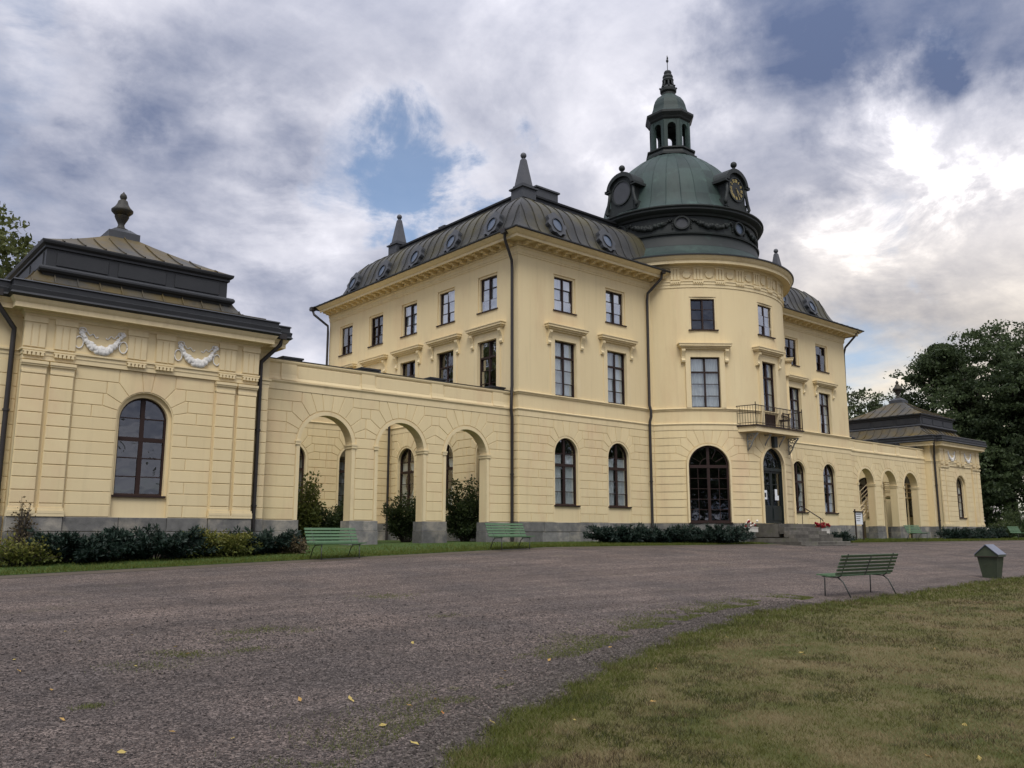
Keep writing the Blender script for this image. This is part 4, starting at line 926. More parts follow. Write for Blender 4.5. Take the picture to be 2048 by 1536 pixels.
def balcony(t):
    z = 5.30; W, yf = 2.0, -3.62
    P = [(-2.15, -2.7), (-2.1, -3.0), (-1.75, yf), (2.0, yf), (2.3, -3.0), (2.3, -2.6)]
    P = [(-2.2, -2.6), (-W, yf), (W, yf), (2.2, -2.6)]
    def slab(z0, z1, e, nm, m):
        b = MB(); Q = [(x*(1+e/2), y-e if y < -3 else y) for x, y in P]; n = len(Q); b.add([(x, y, z0) for x, y in Q]+[(x, y, z1) for x, y in Q], [tuple(range(n-1, -1, -1)), tuple(range(n, 2*n))]+[(i, (i+1) % n, (i+1) % n+n, i+n) for i in range(n)]); return b.build(nm, m, t)
    slab(5.06, 5.30, 0, 'balcony_slab', 'trim'); slab(5.30, 5.36, .06, 'balcony_edge', 'iron')
    r = MB(); top = 6.28; r.tube([(x, y, top) for x, y in P], .022, 6); r.tube([(x, y, 5.46) for x, y in P], .016, 6); r.tube([(x, y, 5.92) for x, y in ((-2.2, -2.6), (-W, yf))], .012, 6); ro = r.build('balcony_railing', 'iron', t)
    for (x0, y0), (x1, y1) in zip(P, P[1:]):
        n = max(2, round(math.hypot(x1-x0, y1-y0)/.125))
        for i in range(n+1):
            f = i/n; x, y = x0+(x1-x0)*f, y0+(y1-y0)*f; big = i in (0, n)
            b = MB(); rr = .022 if big else .0095; b.tube([(x, y, 5.36), (x, y, top+(.14 if big else 0))], rr, 5); b.build('railing_post' if big else 'baluster', 'iron', ro)
    for x in (-1.75, 1.75, -.6, .6):
        b = MB(); b.smooth = True; yb = -2.95 if abs(x) > 1 else -3.1
        b.tube([(x, yb, 4.98), (x, yf+.12, 4.98)], .03, 6)
        if abs(x) > 1:
            b.tube([(x, yb, 5.0), (x, yb, 4.2)], .035, 6); b.tube([(x, yb, 4.2), (x, yb-.18, 4.42), (x, yf+.35, 4.7), (x, yf+.1, 4.98)], .035, 6)
            for (yy, zz, q) in ((yb-.16, 4.84, .11), (yb-.12, 4.58, .09), (yb-.36, 4.88, .08)):
                b.tube([(x, yy+q*math.cos(a)*(1-a/16), zz+q*math.sin(a)*(1-a/16)) for a in np.linspace(0, 9, 26)], .018, 5)
        else: b.tube([(x, yb, 4.45), (x, yb-.15, 4.7), (x, yf+.15, 4.98)], .03, 6)
        b.build('balcony_bracket', 'bracket_iron', t)
    ln = MB(); ln.box(-.13, .13, -3.36, -3.16, 4.42, 4.95); ln.build('door_lamp', 'copper_dark', t)
    ch = MB()
    for x in (.65, 1.15): ch.box(x-.02, x+.02, -3.42, -3.38, 5.36, 6.15); ch.box(x-.02, x+.02, -3.02, -2.98, 5.36, 5.8)
    ch.box(.63, 1.17, -3.44, -2.98, 5.78, 5.82)
    for z in (5.95, 6.08): ch.box(.63, 1.17, -3.42, -3.39, z, z+.05)
    return tag(ch.build('balcony_chair', 'iron'), 'small dark chair standing on the balcony above the entrance', 'chair')
# ------------------------------------------------------------------ arcades
def arcade(sg):
    side = 'left' if sg < 0 else 'right'
    xa, xb = (-24.4, -13.5) if sg < 0 else (13.5, 24.4)
    t = thing('arcade', (sg*19, .6, 0), 'yellow screen wall with three arches between house and %s pavilion' % ('near' if sg < 0 else 'far'), 'arcade', 'arched screen walls')
    S = Front(.36); cs = [sg*22.0, sg*18.93, sg*15.89]; w = 2.03; sp = 3.39; zt = sp+w/2
    ops = [(c, w, -.75, zt, True) for c in cs]
    b = MB(); wall_band(b, S, xa, xb, -.75, 5.12, ops, .46)
    B2 = Front(.82); wall_band(b, B2, xa, xb, -.75, 5.12, ops, .0); b.add([(xa, .36, 5.12), (xb, .36, 5.12), (xb, .82, 5.12), (xa, .82, 5.12)], [(0, 1, 2, 3)]); b.build('wall', 'plaster', t)
    ar = [dict(c=c, ro=1.15, spring=sp, phi={9: 67, 10: 53, 11: 36}, key=7.5, extra=21, lim=1.53) for c in cs]
    lay(t, S, rustic(xa, xb, ZL, ar, 30, 0))
    for c in cs:
        m = MB(); ring(m, w-.03, .81, zt-.015, .13, -.03, .05, True); m.xform(S.frame(c)); m.build('archivolt', 'trim', t)
        for s in (-1, 1):
            m = MB(); e = c+s*w/2; x0, x1 = sorted((e-s*.03, e+s*.16)); m.box(x0, x1, .30, .86, sp-.07, sp+.05); m.box(min(x0, x1)-.02, max(x0, x1)+.02, .285, .87, sp+.02, sp+.07); m.build('impost', 'trim', t)
    # piers on stone bases
    edges = [xa]+[v for c in sorted(cs) for v in (c-w/2, c+w/2)]+[xb]
    for i in range(0, len(edges), 2):
        a, b_ = edges[i], edges[i+1]; a2 = a-(.06 if i else 0); b2 = b_+(.06 if i < len(edges)-2 else 0)
        for z0, z1 in ((-.75, .44), (.44, .80)):
            m = MB(); e = .012 if z0 < 0 else 0; block(m, Front(.30-e), [(a2-e, z0), (b2+e, z0), (b2+e, z1), (a2-e, z1)], -.60-2*e, 0, .003, .012); m.build('pier_base_stone', 'plinth', t)
    pth = [(xa, .36), (xb, .36)]
    MB().sweep(pth, [(-.1, 5.12), (.035, 5.125), (.035, 5.34), (.05, 5.36), (.08, 5.40), (.08, 5.43), (-.1, 5.45)]).build('string_course', 'trim', t)
    # parapet
    b = MB(); b.sweep(pth, [(-.46, 5.44), (.05, 5.44), (.05, 5.47), (.015, 5.56), (.0, 5.66), (.0, 6.02), (.03, 6.03), (.05, 6.08), (.05, 6.13), (-.5, 6.15)]); b.build('parapet', 'plaster', t)
    dies = [sg*q for q in (23.8, 20.7, 17.63, 14.59)]
    for q in dies:
        b = MB(); x0, x1 = sorted((q, q+.55)) if sg < 0 else sorted((q-.55, q)); b.sweep([(x0, .36), (x1, .36)], [(-.1, 5.45), (.075, 5.46), (.05, 5.54), (.03, 5.66), (.03, 6.02), (-.1, 6.02)]); b.build('parapet_die', 'plaster', t)
        b = MB(); x = q+.25; b.box(x, x+.72, .75, 1.45, 5.9, 6.30); b.box(x-.04, x+.76, .71, 1.49, 6.30, 6.36); b.build('roof_vent', 'dark_metal', t)
    for a, c in zip(sorted(dies), sorted(dies)[1:]):
        lo, hi = (a+.62, c-.07) if sg < 0 else (a+.07, c-.62); b = MB(); block(b, S, [(lo, 5.56), (hi, 5.56), (hi, 5.97), (lo, 5.97)], 0, .018, 0, .01); b.build('parapet_panel', 'plaster', t)
    b = MB(); b.sweep(pth, [(-.55, 6.145), (.065, 6.145), (.065, 6.165), (-.55, 6.18)]); b.build('coping', 'sheet', t)
    return t
def gallery(sg):
    xa, xb = (-33, -13.5) if sg < 0 else (13.5, 33)
    t = thing('gallery_wing', (sg*20, 9.5, 0), 'low yellow gallery range behind the %s arches' % ('near' if sg < 0 else 'far'), 'gallery wing', 'gallery ranges behind the arcades')
    S = Front(9.5); cs = [sg*15.65, sg*18.75, sg*21.85, sg*24.95]
    b = MB(); wall_band(b, S, xa, xb, -.3, 5.12, [(c, 1.40, 1.54, 4.39, True) for c in cs]); b.add([S(xa, 5.12, 0), S(xb, 5.12, 0), S(xb, 6.1, 0), S(xa, 6.1, 0)], [(0, 1, 2, 3)]); b.box(xa, xb, 9.9, 13, -.3, 6.05); b.build('wall', 'plaster', t)
    ar = [dict(c=c, ro=.80, spring=3.69, phi={9: 72, 10: 53.5, 11: 34.5}, key=9) for c in cs]
    b = MB()
    for P in rustic(xa, xb, ZL, ar, 1.1, 0): block(b, S, P, -.01, .03)
    b.build('ashlar_blocks', 'plaster_block', t, kind='stuff')
    MB().sweep([(xa, 9.5), (xb, 9.5)], [(0, 5.12), (.035, 5.125), (.035, 5.34), (.075, 5.4), (.075, 5.43), (0, 5.46)]).build('string_course', 'trim', t)
    MB().sweep([(xa, 9.5), (xb, 9.5)], [(0, 6.0), (.1, 6.03), (.14, 6.12), (-.5, 6.16)]).build('coping', 'trim', t)
    plinth(t, S, xa, xb, z0=-.3, seed=9)
    for c in cs: window(t, S.frame(c), 'gallery', 1.38, 1.54, 4.38, 'side', 14, 'glass_dark')
    if sg < 0:
        b = MB(); b.smooth = True; b.tube([(-13.72, 9.36, 6.0), (-13.72, 9.36, 0)], .06, 10); b.build('downpipe', 'pipe', t, sharp=40)
    return t
# ------------------------------------------------------------------ pavilions
def garland_mesh():
    g = MB(); g.smooth = True; r = random.Random(5)
    for k in range(46):
        u = -1+2*k/45; R = .045+.08*(1-u*u)
        for q in range(3): g.ball((.52*u+r.uniform(-.03, .03), -.03-r.uniform(0, .05), .02-.30*(1-u*u)+.16*abs(u)**3+r.uniform(-.05, .05)), R*r.uniform(.55, .95), 6, 4)
    for sg in (-1, 1):
        g.tube([(sg*(.59+.11*math.cos(a)), -.03, -.10+.17*math.sin(a)) for a in np.linspace(0, 2*PI, 17)], .02, 5)
        for q in range(6): g.ball((sg*(.54+r.uniform(-.07, .07)), -.04, .22+r.uniform(-.06, .08)), .055, 6, 4)
        g.tube([(sg*(.46-.36*s), -.025, .20+.04*math.sin(s*13)-.10*s) for s in np.linspace(0, 1, 14)], .017, 5)
        g.tube([(sg*(.52+.09*math.cos(a)), -.03, .27+.06*math.sin(a)) for a in np.linspace(0, 2*PI, 13)], .018, 5)
    g.v = [(x, y*.6, z) for x, y, z in g.v]; m = g.mesh('garland'); m.materials.append(MATS['relief']); return m
GAR = garland_mesh()
def pavilion(sg):
    cx = sg*28.3; cy = 3.65; h = 3.9; yf = -.06; yp = -.44; pw = 3.325
    t = thing('pavilion', (cx, cy, 0), 'near corner pavilion of yellow plaster, cut by the left edge of the picture' if sg < 0 else 'far corner pavilion of yellow plaster beyond the right arcade', 'pavilion', 'corner pavilions')
    o = ORG[t.name]; S = Front(yf); SP = Front(yp+.07)
    yb = 2*cy-yf
    zl = [.82+.3467*k for k in range(12)]+[5.03]
    b = MB(); b.add([(cx-h, yf, -.8), (cx-pw, yf, -.8), (cx-pw, yf, 6.6), (cx-h, yf, 6.6)], [(0, 1, 2, 3)]); b.add([(cx+pw, yf, -.8), (cx+h, yf, -.8), (cx+h, yf, 6.6), (cx+pw, yf, 6.6)], [(0, 1, 2, 3)])
    for s in (-1, 1): b.add([(cx+s*pw, yf, -.8), (cx+s*pw, yp+.07, -.8), (cx+s*pw, yp+.07, 6.6), (cx+s*pw, yf, 6.6)], [(0, 1, 2, 3)])
    wall_band(b, SP, cx-pw, cx+pw, -.8, 5.03, [(cx, 1.56, .80, 4.42, True)], .14); b.add([SP(cx-pw, 5.03, 0), SP(cx+pw, 5.03, 0), SP(cx+pw, 6.6, 0), SP(cx-pw, 6.6, 0)], [(0, 1, 2, 3)])
    SI = Front(yp+.07+.12); wall_band(b, SI, cx-.9, cx+.9, .7, 4.6, [(cx, 1.38, 1.45, 4.30, True)], .2); b.build('front_wall', 'plaster', t)
    for S2, nm in ((West(cx-h), 'west_wall'), (East(cx+h), 'east_wall')):
        b = MB(); a = (-yb, -yf) if nm == 'west_wall' else (yf, yb); ops = [(-4.75, 1.40, 1.54, 4.39, True), (-1.95, 1.40, 1.54, 4.39, True)] if (sg > 0 and nm == 'west_wall') else []; wall_band(b, S2, a[0], a[1], -.8, 6.6, ops, .2); b.build(nm, 'plaster', t)
        for q in ops: window(t, S2.frame(q[0]), 'gallery', 1.38, 1.54, 4.38, None, 14, 'glass_dark')
        vis = (sg < 0 and nm == 'west_wall') or (sg > 0 and nm == 'west_wall')
        if vis and sg < 0:
            for P in rustic(a[0]+5.5, a[1], zl, [], 30, 0): q = MB(); block(q, S2, P, -.01, .03); q.build('ashlar_block', 'plaster_block', t)
    b = MB(); b.add([(cx-h, yb, -.8), (cx+h, yb, -.8), (cx+h, yb, 6.6), (cx-h, yb, 6.6)], [(0, 1, 2, 3)]); b.build('rear_wall', 'plaster', t)
    window(t, SI.frame(cx), 'pav', 1.38, 1.45, 4.30, 'tied' if sg > 0 else None, 20, 'glass' if sg > 0 else 'glass_dark')
    # rusticated bay, pilasters, corner strips
    ar = [dict(c=cx, ro=.80, spring=3.64, phi={9: 76, 10: 60, 11: 39}, key=8)]
    lay(t, SP, rustic(cx-1.98, cx+1.98, zl, ar, .95, cx-1.62, .38))
    for a, b_ in ((cx-h, cx-pw), (cx+pw, cx+h)): lay(t, S, rustic(a, b_, zl, [], 30, 0))
    PX = [(-3.325, -2.72), (-2.62, -2.02), (2.02, 2.62), (2.72, 3.325)]
    for a, c in PX:
        p = MB(); p.box(cx+a, cx+c, yp, yp+.1, .95, 4.70); po = p.build('pilaster', 'plaster', t)
        for P in rustic(cx+a, cx+c, zl[:11]+[4.64], [], 30, 0): q = MB(); block(q, Front(yp), P, -.005, .028); q.build('pilaster_block', 'plaster_block', po)
        q = MB(); x0, x1 = cx+a, cx+c
        q.box(x0-.0, x1+.0, yp-.035, yp+.1, 4.66, 4.72); q.box(x0, x1, yp-.02, yp+.1, 4.72, 4.86); q.box(x0-.02, x1+.02, yp-.06, yp+.1, 4.86, 4.91); q.box(x0-.03, x1+.03, yp-.085, yp+.1, 4.91, 4.99); q.build('capital', 'trim', po)
        q = MB(); q.box(x0-.02, x1+.02, yp-.05, yp+.1, .98, 1.05); q.box(x0-.03, x1+.03, yp-.075, yp+.1, .90, .98); q.build('base', 'trim', po)
    for a, c in ((-3.36, -1.98), (1.98, 3.36)): q = MB(); q.box(cx+a, cx+c, yp-.07, yp+.1, .82, .905); q.build('pilaster_plinth', 'trim', t)
    path = [(cx-h, yb), (cx-h, yf), (cx-pw, yf), (cx-pw, yp), (cx+pw, yp), (cx+pw, yf), (cx+h, yf), (cx+h, yb)]
    MB().sweep(path, [(-.2, 5.03), (.008, 5.03), (.008, 5.16), (.025, 5.165), (.025, 5.27), (.06, 5.28), (.06, 5.33), (-.2, 5.335)], caps=False).build('architrave_band', 'trim', t)
    b = MB(); b.sweep(path, [(-.1, 5.33), (-.005, 5.33), (-.005, 6.25), (-.1, 6.25)], caps=False); b.build('frieze', 'plaster', t)
    MB().sweep(path, [(-.1, 6.20), (.03, 6.20), (.05, 6.27), (.10, 6.30), (.12, 6.36), (.32, 6.38), (.32, 6.35), (.36, 6.35), (.36, 6.48), (.40, 6.53), (.45, 6.62), (-.1, 6.64)], caps=False).build('cornice', 'trim', t)
    for x in (-3.08, -2.32, -.40, .40, 2.32, 3.08):
        m = MB(); m.box(-.27, .27, -.030, .06, 5.36, 6.20)
        for k in (-1, 0, 1): m.box(-.075+k*.18, .075+k*.18, -.048, .06, 5.37, 6.0)
        m.box(-.29, .29, -.06, .06, 6.05, 6.20); m.xform(Matrix.Translation((cx+x, yp, 0))); m.build('triglyph', 'trim', t)
        m = MB(); m.box(-.27, .27, -.085, 0, 5.215, 5.26)
        for k in range(5): q = -.21+k*.105; m.prism([(q-.042, 5.13), (q+.042, 5.13), (q+.028, 5.215), (q-.028, 5.215)], -.09, -.01)
        m.xform(Matrix.Translation((cx+x, yp, 0))); m.build('guttae', 'trim', t)
    for x in (-1.38, 1.38): link('garland', GAR, t, None, Matrix.Translation((cx+x-o.x, yp-o.y, 5.76)))
    # plinth
    plinth(t, Front(yp+.07), cx-2.0, cx+2.0, seed=21)
    for a, c in ((-3.36, -2.0), (2.0, 3.36)): plinth(t, Front(yp), cx+a, cx+c, seed=22, d=.05)
    plinth(t, S, cx-h-.06, cx-pw-.03, seed=23); plinth(t, S, cx+pw+.03, cx+h, seed=24)
    plinth(t, West(cx-h), -yb, -yf, seed=25)
    # gutter / deep metal eaves
    MB().sweep(path, [(-.1, 6.63), (.47, 6.63), (.53, 6.68), (.49, 6.74), (.51, 6.86), (.45, 6.90), (.45, 7.02), (.49, 7.05), (.45, 7.09), (.1, 7.12)], caps=False).build('eaves_gutter', 'dark_metal', t)
    # lower flared roof
    a = 2.72; zc0, zc1 = 8.0, 8.72; ex = h+.42
    inx = ex-a; pr = catmull([(0, 7.07), (.40, 7.13), (.78, 7.27), (1.06, 7.46), (1.28, 7.70), (1.46, 8.0)], 3)
    hip_panels(t, cx-ex, cx+ex, cy-ex+.2, cy+ex-.2, pr, .60, 'moss_sheet', 'SWEN', .035)
    b = MB(); b.sweep([(cx-pw-.0, yp-.42), (cx+pw, yp-.42)], [(-1.0, 7.16), (.02, 7.09), (.02, 7.12), (-1.0, 7.22)]); b.build('eaves_flashing', 'moss_sheet', t)
    # attic
    rp = [(cx-a, cy+a), (cx-a, cy-a), (cx+a, cy-a), (cx+a, cy+a)]
    MB().sweep(rp, [(0, 7.6), (.10, 7.84), (.17, 7.87), (.21, 7.93), (.21, 7.98), (.17, 8.04), (.06, 8.06), (0, 8.09), (0, 8.60), (.06, 8.62), (.06, 8.68), (.14, 8.74), (.16, 8.80), (.16, 8.84), (-.2, 8.9)], closed=True).build('attic', 'dark_metal', t)
    for S3, c0 in ((Front(cy-a), cx), (West(cx-a), -cy)):
        for q in (-1.72, 0, 1.72):
            m = MB(); block(m, S3, [(c0+q-.72, 8.12), (c0+q+.72, 8.12), (c0+q+.72, 8.54), (c0+q-.72, 8.54)], 0, .03, 0, .01); m.build('attic_panel', 'dark_metal', t)
    e2 = a+.16
    pr = catmull([(0, 8.83), (.6, 9.10), (1.5, 9.58), (2.4, 10.12), (e2-.42, 10.25)], 2)
    hip_panels(t, cx-e2, cx+e2, cy-e2, cy+e2, pr, .60, 'moss_sheet', 'SWEN', .035)
    b = MB(); b.box(cx-.50, cx+.50, cy-.50, cy+.50, 10.1, 10.34); b.add([(cx-.46, cy-.46, 10.34), (cx+.46, cy-.46, 10.34), (cx+.46, cy+.46, 10.34), (cx-.46, cy+.46, 10.34), (cx-.24, cy-.24, 10.52), (cx+.24, cy-.24, 10.52), (cx+.24, cy+.24, 10.52), (cx-.24, cy+.24, 10.52)], [(0,1,5,4), (1,2,6,5), (2,3,7,6), (3,0,4,7), (4,5,6,7)]); b.build('urn_pedestal', 'dormer_metal', t)
    b = MB(); b.smooth = True; b.lathe(cx, cy, [(.24, 10.5), (.24, 10.56), (.13, 10.62), (.10, 10.72), (.13, 10.80), (.20, 10.93), (.235, 11.02), (.20, 11.05), (.25, 11.09), (.345, 11.19), (.35, 11.25), (.25, 11.35), (.185, 11.46), (.15, 11.58), (.08, 11.63), (.12, 11.72), (.10, 11.80), (.03, 11.88), (.01, 11.92)], 24); b.build('urn', 'urn_metal', t, sharp=50)
    def pipe(x, s):
        b = MB(); b.smooth = True; b.tube([(cx+s*(h+.18), yf-.40, 6.72), (cx+s*(h+.16), yf-.38, 6.45), (x, yf-.14, 5.85), (x, yf-.12, 5.6), (x, yf-.12, -.3)], .068, 10); p = b.build('downpipe', 'pipe', t, sharp=40)
        b = MB(); b.box(cx+s*(h+.18)-.13, cx+s*(h+.18)+.13, yf-.53, yf-.27, 6.62, 6.80); b.build('hopper', 'pipe', p)
        for z in (1.2, 3.6): b = MB(); b.tube([(x, yf-.12, z), (x, yf-.12, z+.06)], .09, 10); b.build('pipe_clip', 'pipe', p)
    if sg < 0: pipe(cx+pw+.22, 1); pipe(cx-pw-.22, -1)
    else: pipe(cx-pw-.22, -1)
    return t
mat('urn_metal', (.042, .040, .033), .6, (.026, .026, .024), 6, .6, col3=(.065, .052, .02), n3=3, t3=(.5, .7))
MAN = manor(); arcade(-1); arcade(1); gallery(-1); gallery(1); pavilion(-1); pavilion(1)
# ------------------------------------------------------------------ steps, handrail, stair
def steps():
    t = thing('entrance_steps', (0, -4.4, 0), 'worn grey stone steps leading up to the entrance door', 'steps'); r = random.Random(3)
    def tier(x0, x1, y0, y1, z0, z1, n):
        J = [x0]+[x0+(x1-x0)*i/n+r.uniform(-.12, .12) for i in range(1, n)]+[x1]
        for a, b in zip(J, J[1:]): m = MB(); block(m, Front(y0+r.uniform(-.012, .012)), [(a, z0), (b, z0), (b, z1), (a, z1)], -(y1-y0), 0, .004, .014); m.build('step_stone', 'step_stone', t)
        m = MB(); m.box(x0+.005, x1-.005, y0+.006, y1, z0, z1-.004+r.uniform(0, .002)); m.build('step_bed', 'step_stone', t)
    H = [.80, .64, .48, .32, .16, .0, -.14]; 
    tier(-1.55, 1.55, -4.25, -2.6, .45, .80, 3)
    for i, z in enumerate(H[1:]):
        e = .05*i if i < 3 else .3+.14*(i-3)
        tier(-1.55-e, 1.55+e*1.6, -4.25-.27*(i+1), -2.5 if i > 2 else -4.25-.27*i, z-.3, z, 3+i % 2)
    b = MB(); b.box(-1.55, -1.15, -4.2, -2.7, .2, .79); b.build('cheek_stone', 'step_stone', t)
    h = thing('handrail', (1.25, -3.9, .8), 'dark iron handrail beside the entrance steps', 'handrail'); m = MB(); m.smooth = True
    m.tube([(1.3, -3.55, 1.50), (1.3, -3.62, 1.62), (1.3, -3.75, 1.64), (1.3, -4.75, 1.02), (1.3, -4.82, .92)], .026, 8); m.build('rail', 'iron', h)
    m = MB(); m.tube([(1.3, -4.68, 1.07), (1.3, -4.68, .32)], .018, 6); m.build('post', 'iron', h); m = MB(); m.tube([(1.3, -3.75, 1.64), (1.3, -3.75, .79)], .018, 6); m.build('post', 'iron', h)
steps()
def court_stair():
    t = thing('outside_staircase', (17.5, 1.7, 0), 'cream wooden staircase with railing behind the far arches', 'staircase'); y0, y1 = 1.25, 2.3
    sl = .5; zs = lambda x: 1.3+sl*(x-17)
    for y in (y0, y1):
        m = MB(); m.add([(14.4, y-.03, zs(14.4)-.12), (20, y-.03, zs(20)-.25), (20, y-.03, zs(20)+.05), (14.4, y-.03, zs(14.4)+.18), (14.4, y+.03, zs(14.4)-.12), (20, y+.03, zs(20)-.25), (20, y+.03, zs(20)+.05), (14.4, y+.03, zs(14.4)+.18)], [(0,1,2,3), (7,6,5,4), (0,4,5,1), (1,5,6,2), (2,6,7,3), (3,7,4,0)]); m.build('stringer', 'wood_cream', t)
        m = MB()
        for d in (.35, .62, .92): m.tube([(14.5, y, zs(14.5)+d), (20, y, zs(20)+d), (24.3, y, zs(20)+d)], .035, 4)
        m.build('rail', 'wood_cream', t)
        for x in (14.6, 16, 17.4, 18.8, 20, 21.1, 22.2, 23.3, 24.2): m = MB(); z = zs(min(x, 20)); m.box(x-.04, x+.04, y-.04, y+.04, 0 if x > 19.5 else z-.1, z+.95); m.build('post', 'wood_cream', t)
    for i in range(14): x = 14.6+i*.39; m = MB(); m.box(x, x+.36, y0, y1, zs(x)+.02, zs(x)+.06); m.build('tread', 'wood_cream', t)
    m = MB(); m.add([(14.4, y0, -.05), (20, y0, zs(20)-.22), (20, y1, zs(20)-.22), (14.4, y1, -.05), (14.4, y0, .02), (20, y0, zs(20)-.0), (20, y1, zs(20)-.0), (14.4, y1, .02)], [(0,1,2,3), (4,5,6,7), (0,1,5,4), (3,2,6,7), (1,2,6,5)]); m.build('soffit_board', 'wood_cream', t)
    m = MB(); m.box(20, 24.38, y0-.05, y1+.3, 2.72, 2.82); m.build('landing', 'wood_cream', t)
    m = MB(); m.box(19.2, 20.6, 3.0, 3.08, 0, 2.15); m.build('door_screen', 'ashlar_dark', t)
court_stair()
# ------------------------------------------------------------------ benches, bin, notice board, flower boxes
def bench(loc, rz, label, rear_view=False, group='green slatted park benches', L=1.68):
    t = local(thing('park_bench', loc, label, 'bench', group, rz)); m1 = 'bench_shade' if rear_view else 'bench_green'
    Y = [-.30, -.19, -.08, .03]                                  # seat slats, front is -y
    for y in Y: m = MB(); m.box(-L/2, L/2, y, y+.085, .405+.03*abs(y+.05)/.3, .43+.03*abs(y+.05)/.3); m.build('seat_slat', 'bench_green', t)  # same light green seat on the darkened bench paints in light from above
    a = math.radians(24); n = 6 if rear_view else 5
    for i in range(n):
        z = .05+i*(.385/(n-1)) if n > 1 else 0; M = Matrix.Translation((0, .13, .40)) @ Matrix.Rotation(-a, 4, 'X'); m = MB(); hgt = .062 if not rear_view else .05
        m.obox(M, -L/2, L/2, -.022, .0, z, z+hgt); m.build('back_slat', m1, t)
    for s in (-1, 1):
        x = s*(L/2-.22); m = MB(); m.smooth = True
        m.tube([(x, -.26, 0), (x, -.25, .38)], .014, 6); m.build('leg', 'bench_iron', t)
        m = MB(); m.smooth = True; m.tube([(x, .32, 0), (x, .17, .30), (x, .06, .385)], .014, 6); m.build('leg', 'bench_iron', t)
        m = MB(); m.tube([(x, -.30, .40), (x, .05, .385), (x, .125, .42), (x, .33, .87)], .013, 6); m.build('frame', 'bench_iron', t)
    m = MB()
    m.tube([(-(L/2-.22), -.26, .015), (L/2-.22, -.26, .015)], .010, 6)
    if not rear_view: m.build('foot_bar', 'bench_iron', t)
    m = MB(); M = Matrix.Translation((0, .13, .40)) @ Matrix.Rotation(-a, 4, 'X'); m.obox(M, -.015, .015, .002, .012, .03, .46); m.build('back_strap', 'bench_iron', t)
    return t
def gz(x, y): return float(zg(x, y))
bench((-24.2, -4.45, gz(-24.2, -4.55)+.015), math.radians(4), 'light green slatted bench in front of the first arch beside the near pavilion')
bench((-17.75, -4.45, gz(-17.75, -4.55)+.015), math.radians(2), 'light green slatted bench by the downpipe at the corner of the house')
bench((13.4, -3.7, gz(13.4, -3.7)+.05), math.radians(-3), 'light green slatted bench in front of the far arches')
bench((28.6, -3.7, gz(28.6, -3.7)+.05), math.radians(-3), 'light green slatted bench beside the hedge at the far pavilion')
bench((-18.62, -16.84, gz(-18.62, -16.84)+.005), math.radians(180-3), 'green bench with shade painted into its back, seen from behind on the gravel by the lawn', True, L=2.2)
def litter_bin():
    x, y = -9.95, -16.25; z = gz(x, y); t = local(thing('litter_bin', (x, y, z), 'green litter bin with gabled lid at the edge of the lawn', 'bin', None, math.radians(-88)))
    m = MB(); a, b = .185, .265; m.add([(-a, -a, 0), (a, -a, 0), (a, a, 0), (-a, a, 0), (-b, -b, .60), (b, -b, .60), (b, b, .60), (-b, b, .60)], [(0,3,2,1), (0,1,5,4), (1,2,6,5), (2,3,7,6), (3,0,4,7), (4,5,6,7)]); m.build('body', 'bin_green', t)
    m = MB(); m.prism([(-.32, .60), (.32, .60), (.30, .66), (.0, .90), (-.30, .66)], -.30, .30); m.build('hood', 'bin_green', t)
    for s in (-1, 1):
        m = MB(); m.add([(0, -.33, .915), (0, .33, .915), (s*.315, .33, .640), (s*.315, -.33, .640), (0, -.33, .935), (0, .33, .935), (s*.322, .33, .655), (s*.322, -.33, .655)], [(0,1,2,3), (4,5,6,7), (2,3,7,6), (0,3,7,4), (1,2,6,5)]); m.build('lid_sheet', 'bin_lid', t)
        m = MB(); m.ball((s*.07, -.255, .36), .012, 8, 5); m.build('bolt', 'iron', t)
    m = MB(); m.box(-.31, .31, -.31, .31, .585, .605); m.build('rim', 'iron', t)
litter_bin()
def notice_board():
    x, y = 9.15, -2.5; z = gz(x, y); t = local(thing('notice_board', (x, y, z), 'small notice board on two dark posts beside the steps', 'notice board'))
    for s in (-1, 1): m = MB(); m.box(s*.40-.03, s*.40+.03, -.03, .03, -.05, 1.72 if s < 0 else 1.62); m.build('post', 'iron', t)
    m = MB(); m.box(-.38, .38, -.02, .02, .90, 1.56); m.build('board', 'paper', t)
    m = MB(); m.box(-.46, .46, -.07, .07, 1.56, 1.62); m.build('cap', 'iron', t)
    for k in range(4): m = MB(); m.box(-.3, .22-.05*k, -.024, -.021, 1.42-k*.11, 1.45-k*.11); m.build('print_line', 'ink', t)
notice_board()
def flower_box(x, y, z, w, label, cols, n):
    t = local(thing('flower_box', (x, y, z), label, 'flower box', 'flower boxes at the entrance')); r = random.Random(int(x*10))
    m = MB(); m.box(-w/2, w/2, -.12, .12, 0, .22); m.box(-w/2-.015, w/2+.015, -.135, .135, .19, .215); m.build('trough', 'white_box', t)
    lv = leaf_cloud([(r.uniform(-w/2, w/2)*1.1, r.uniform(-.16, .16), .25+r.uniform(0, .16)) for _ in range(int(n*5))], .07, 1, 'leaf_shrub', 3); o = link('foliage', lv, t)
    for c in cols:
        m = MB(); m.smooth = True
        for i in range(n): p = (r.uniform(-w/2, w/2)*1.05, r.uniform(-.2, .1), .27+r.uniform(0, .24)); m.ball(p, .06*r.uniform(.6, 1.2), 6, 4)
        m.build('blossom', c, t)
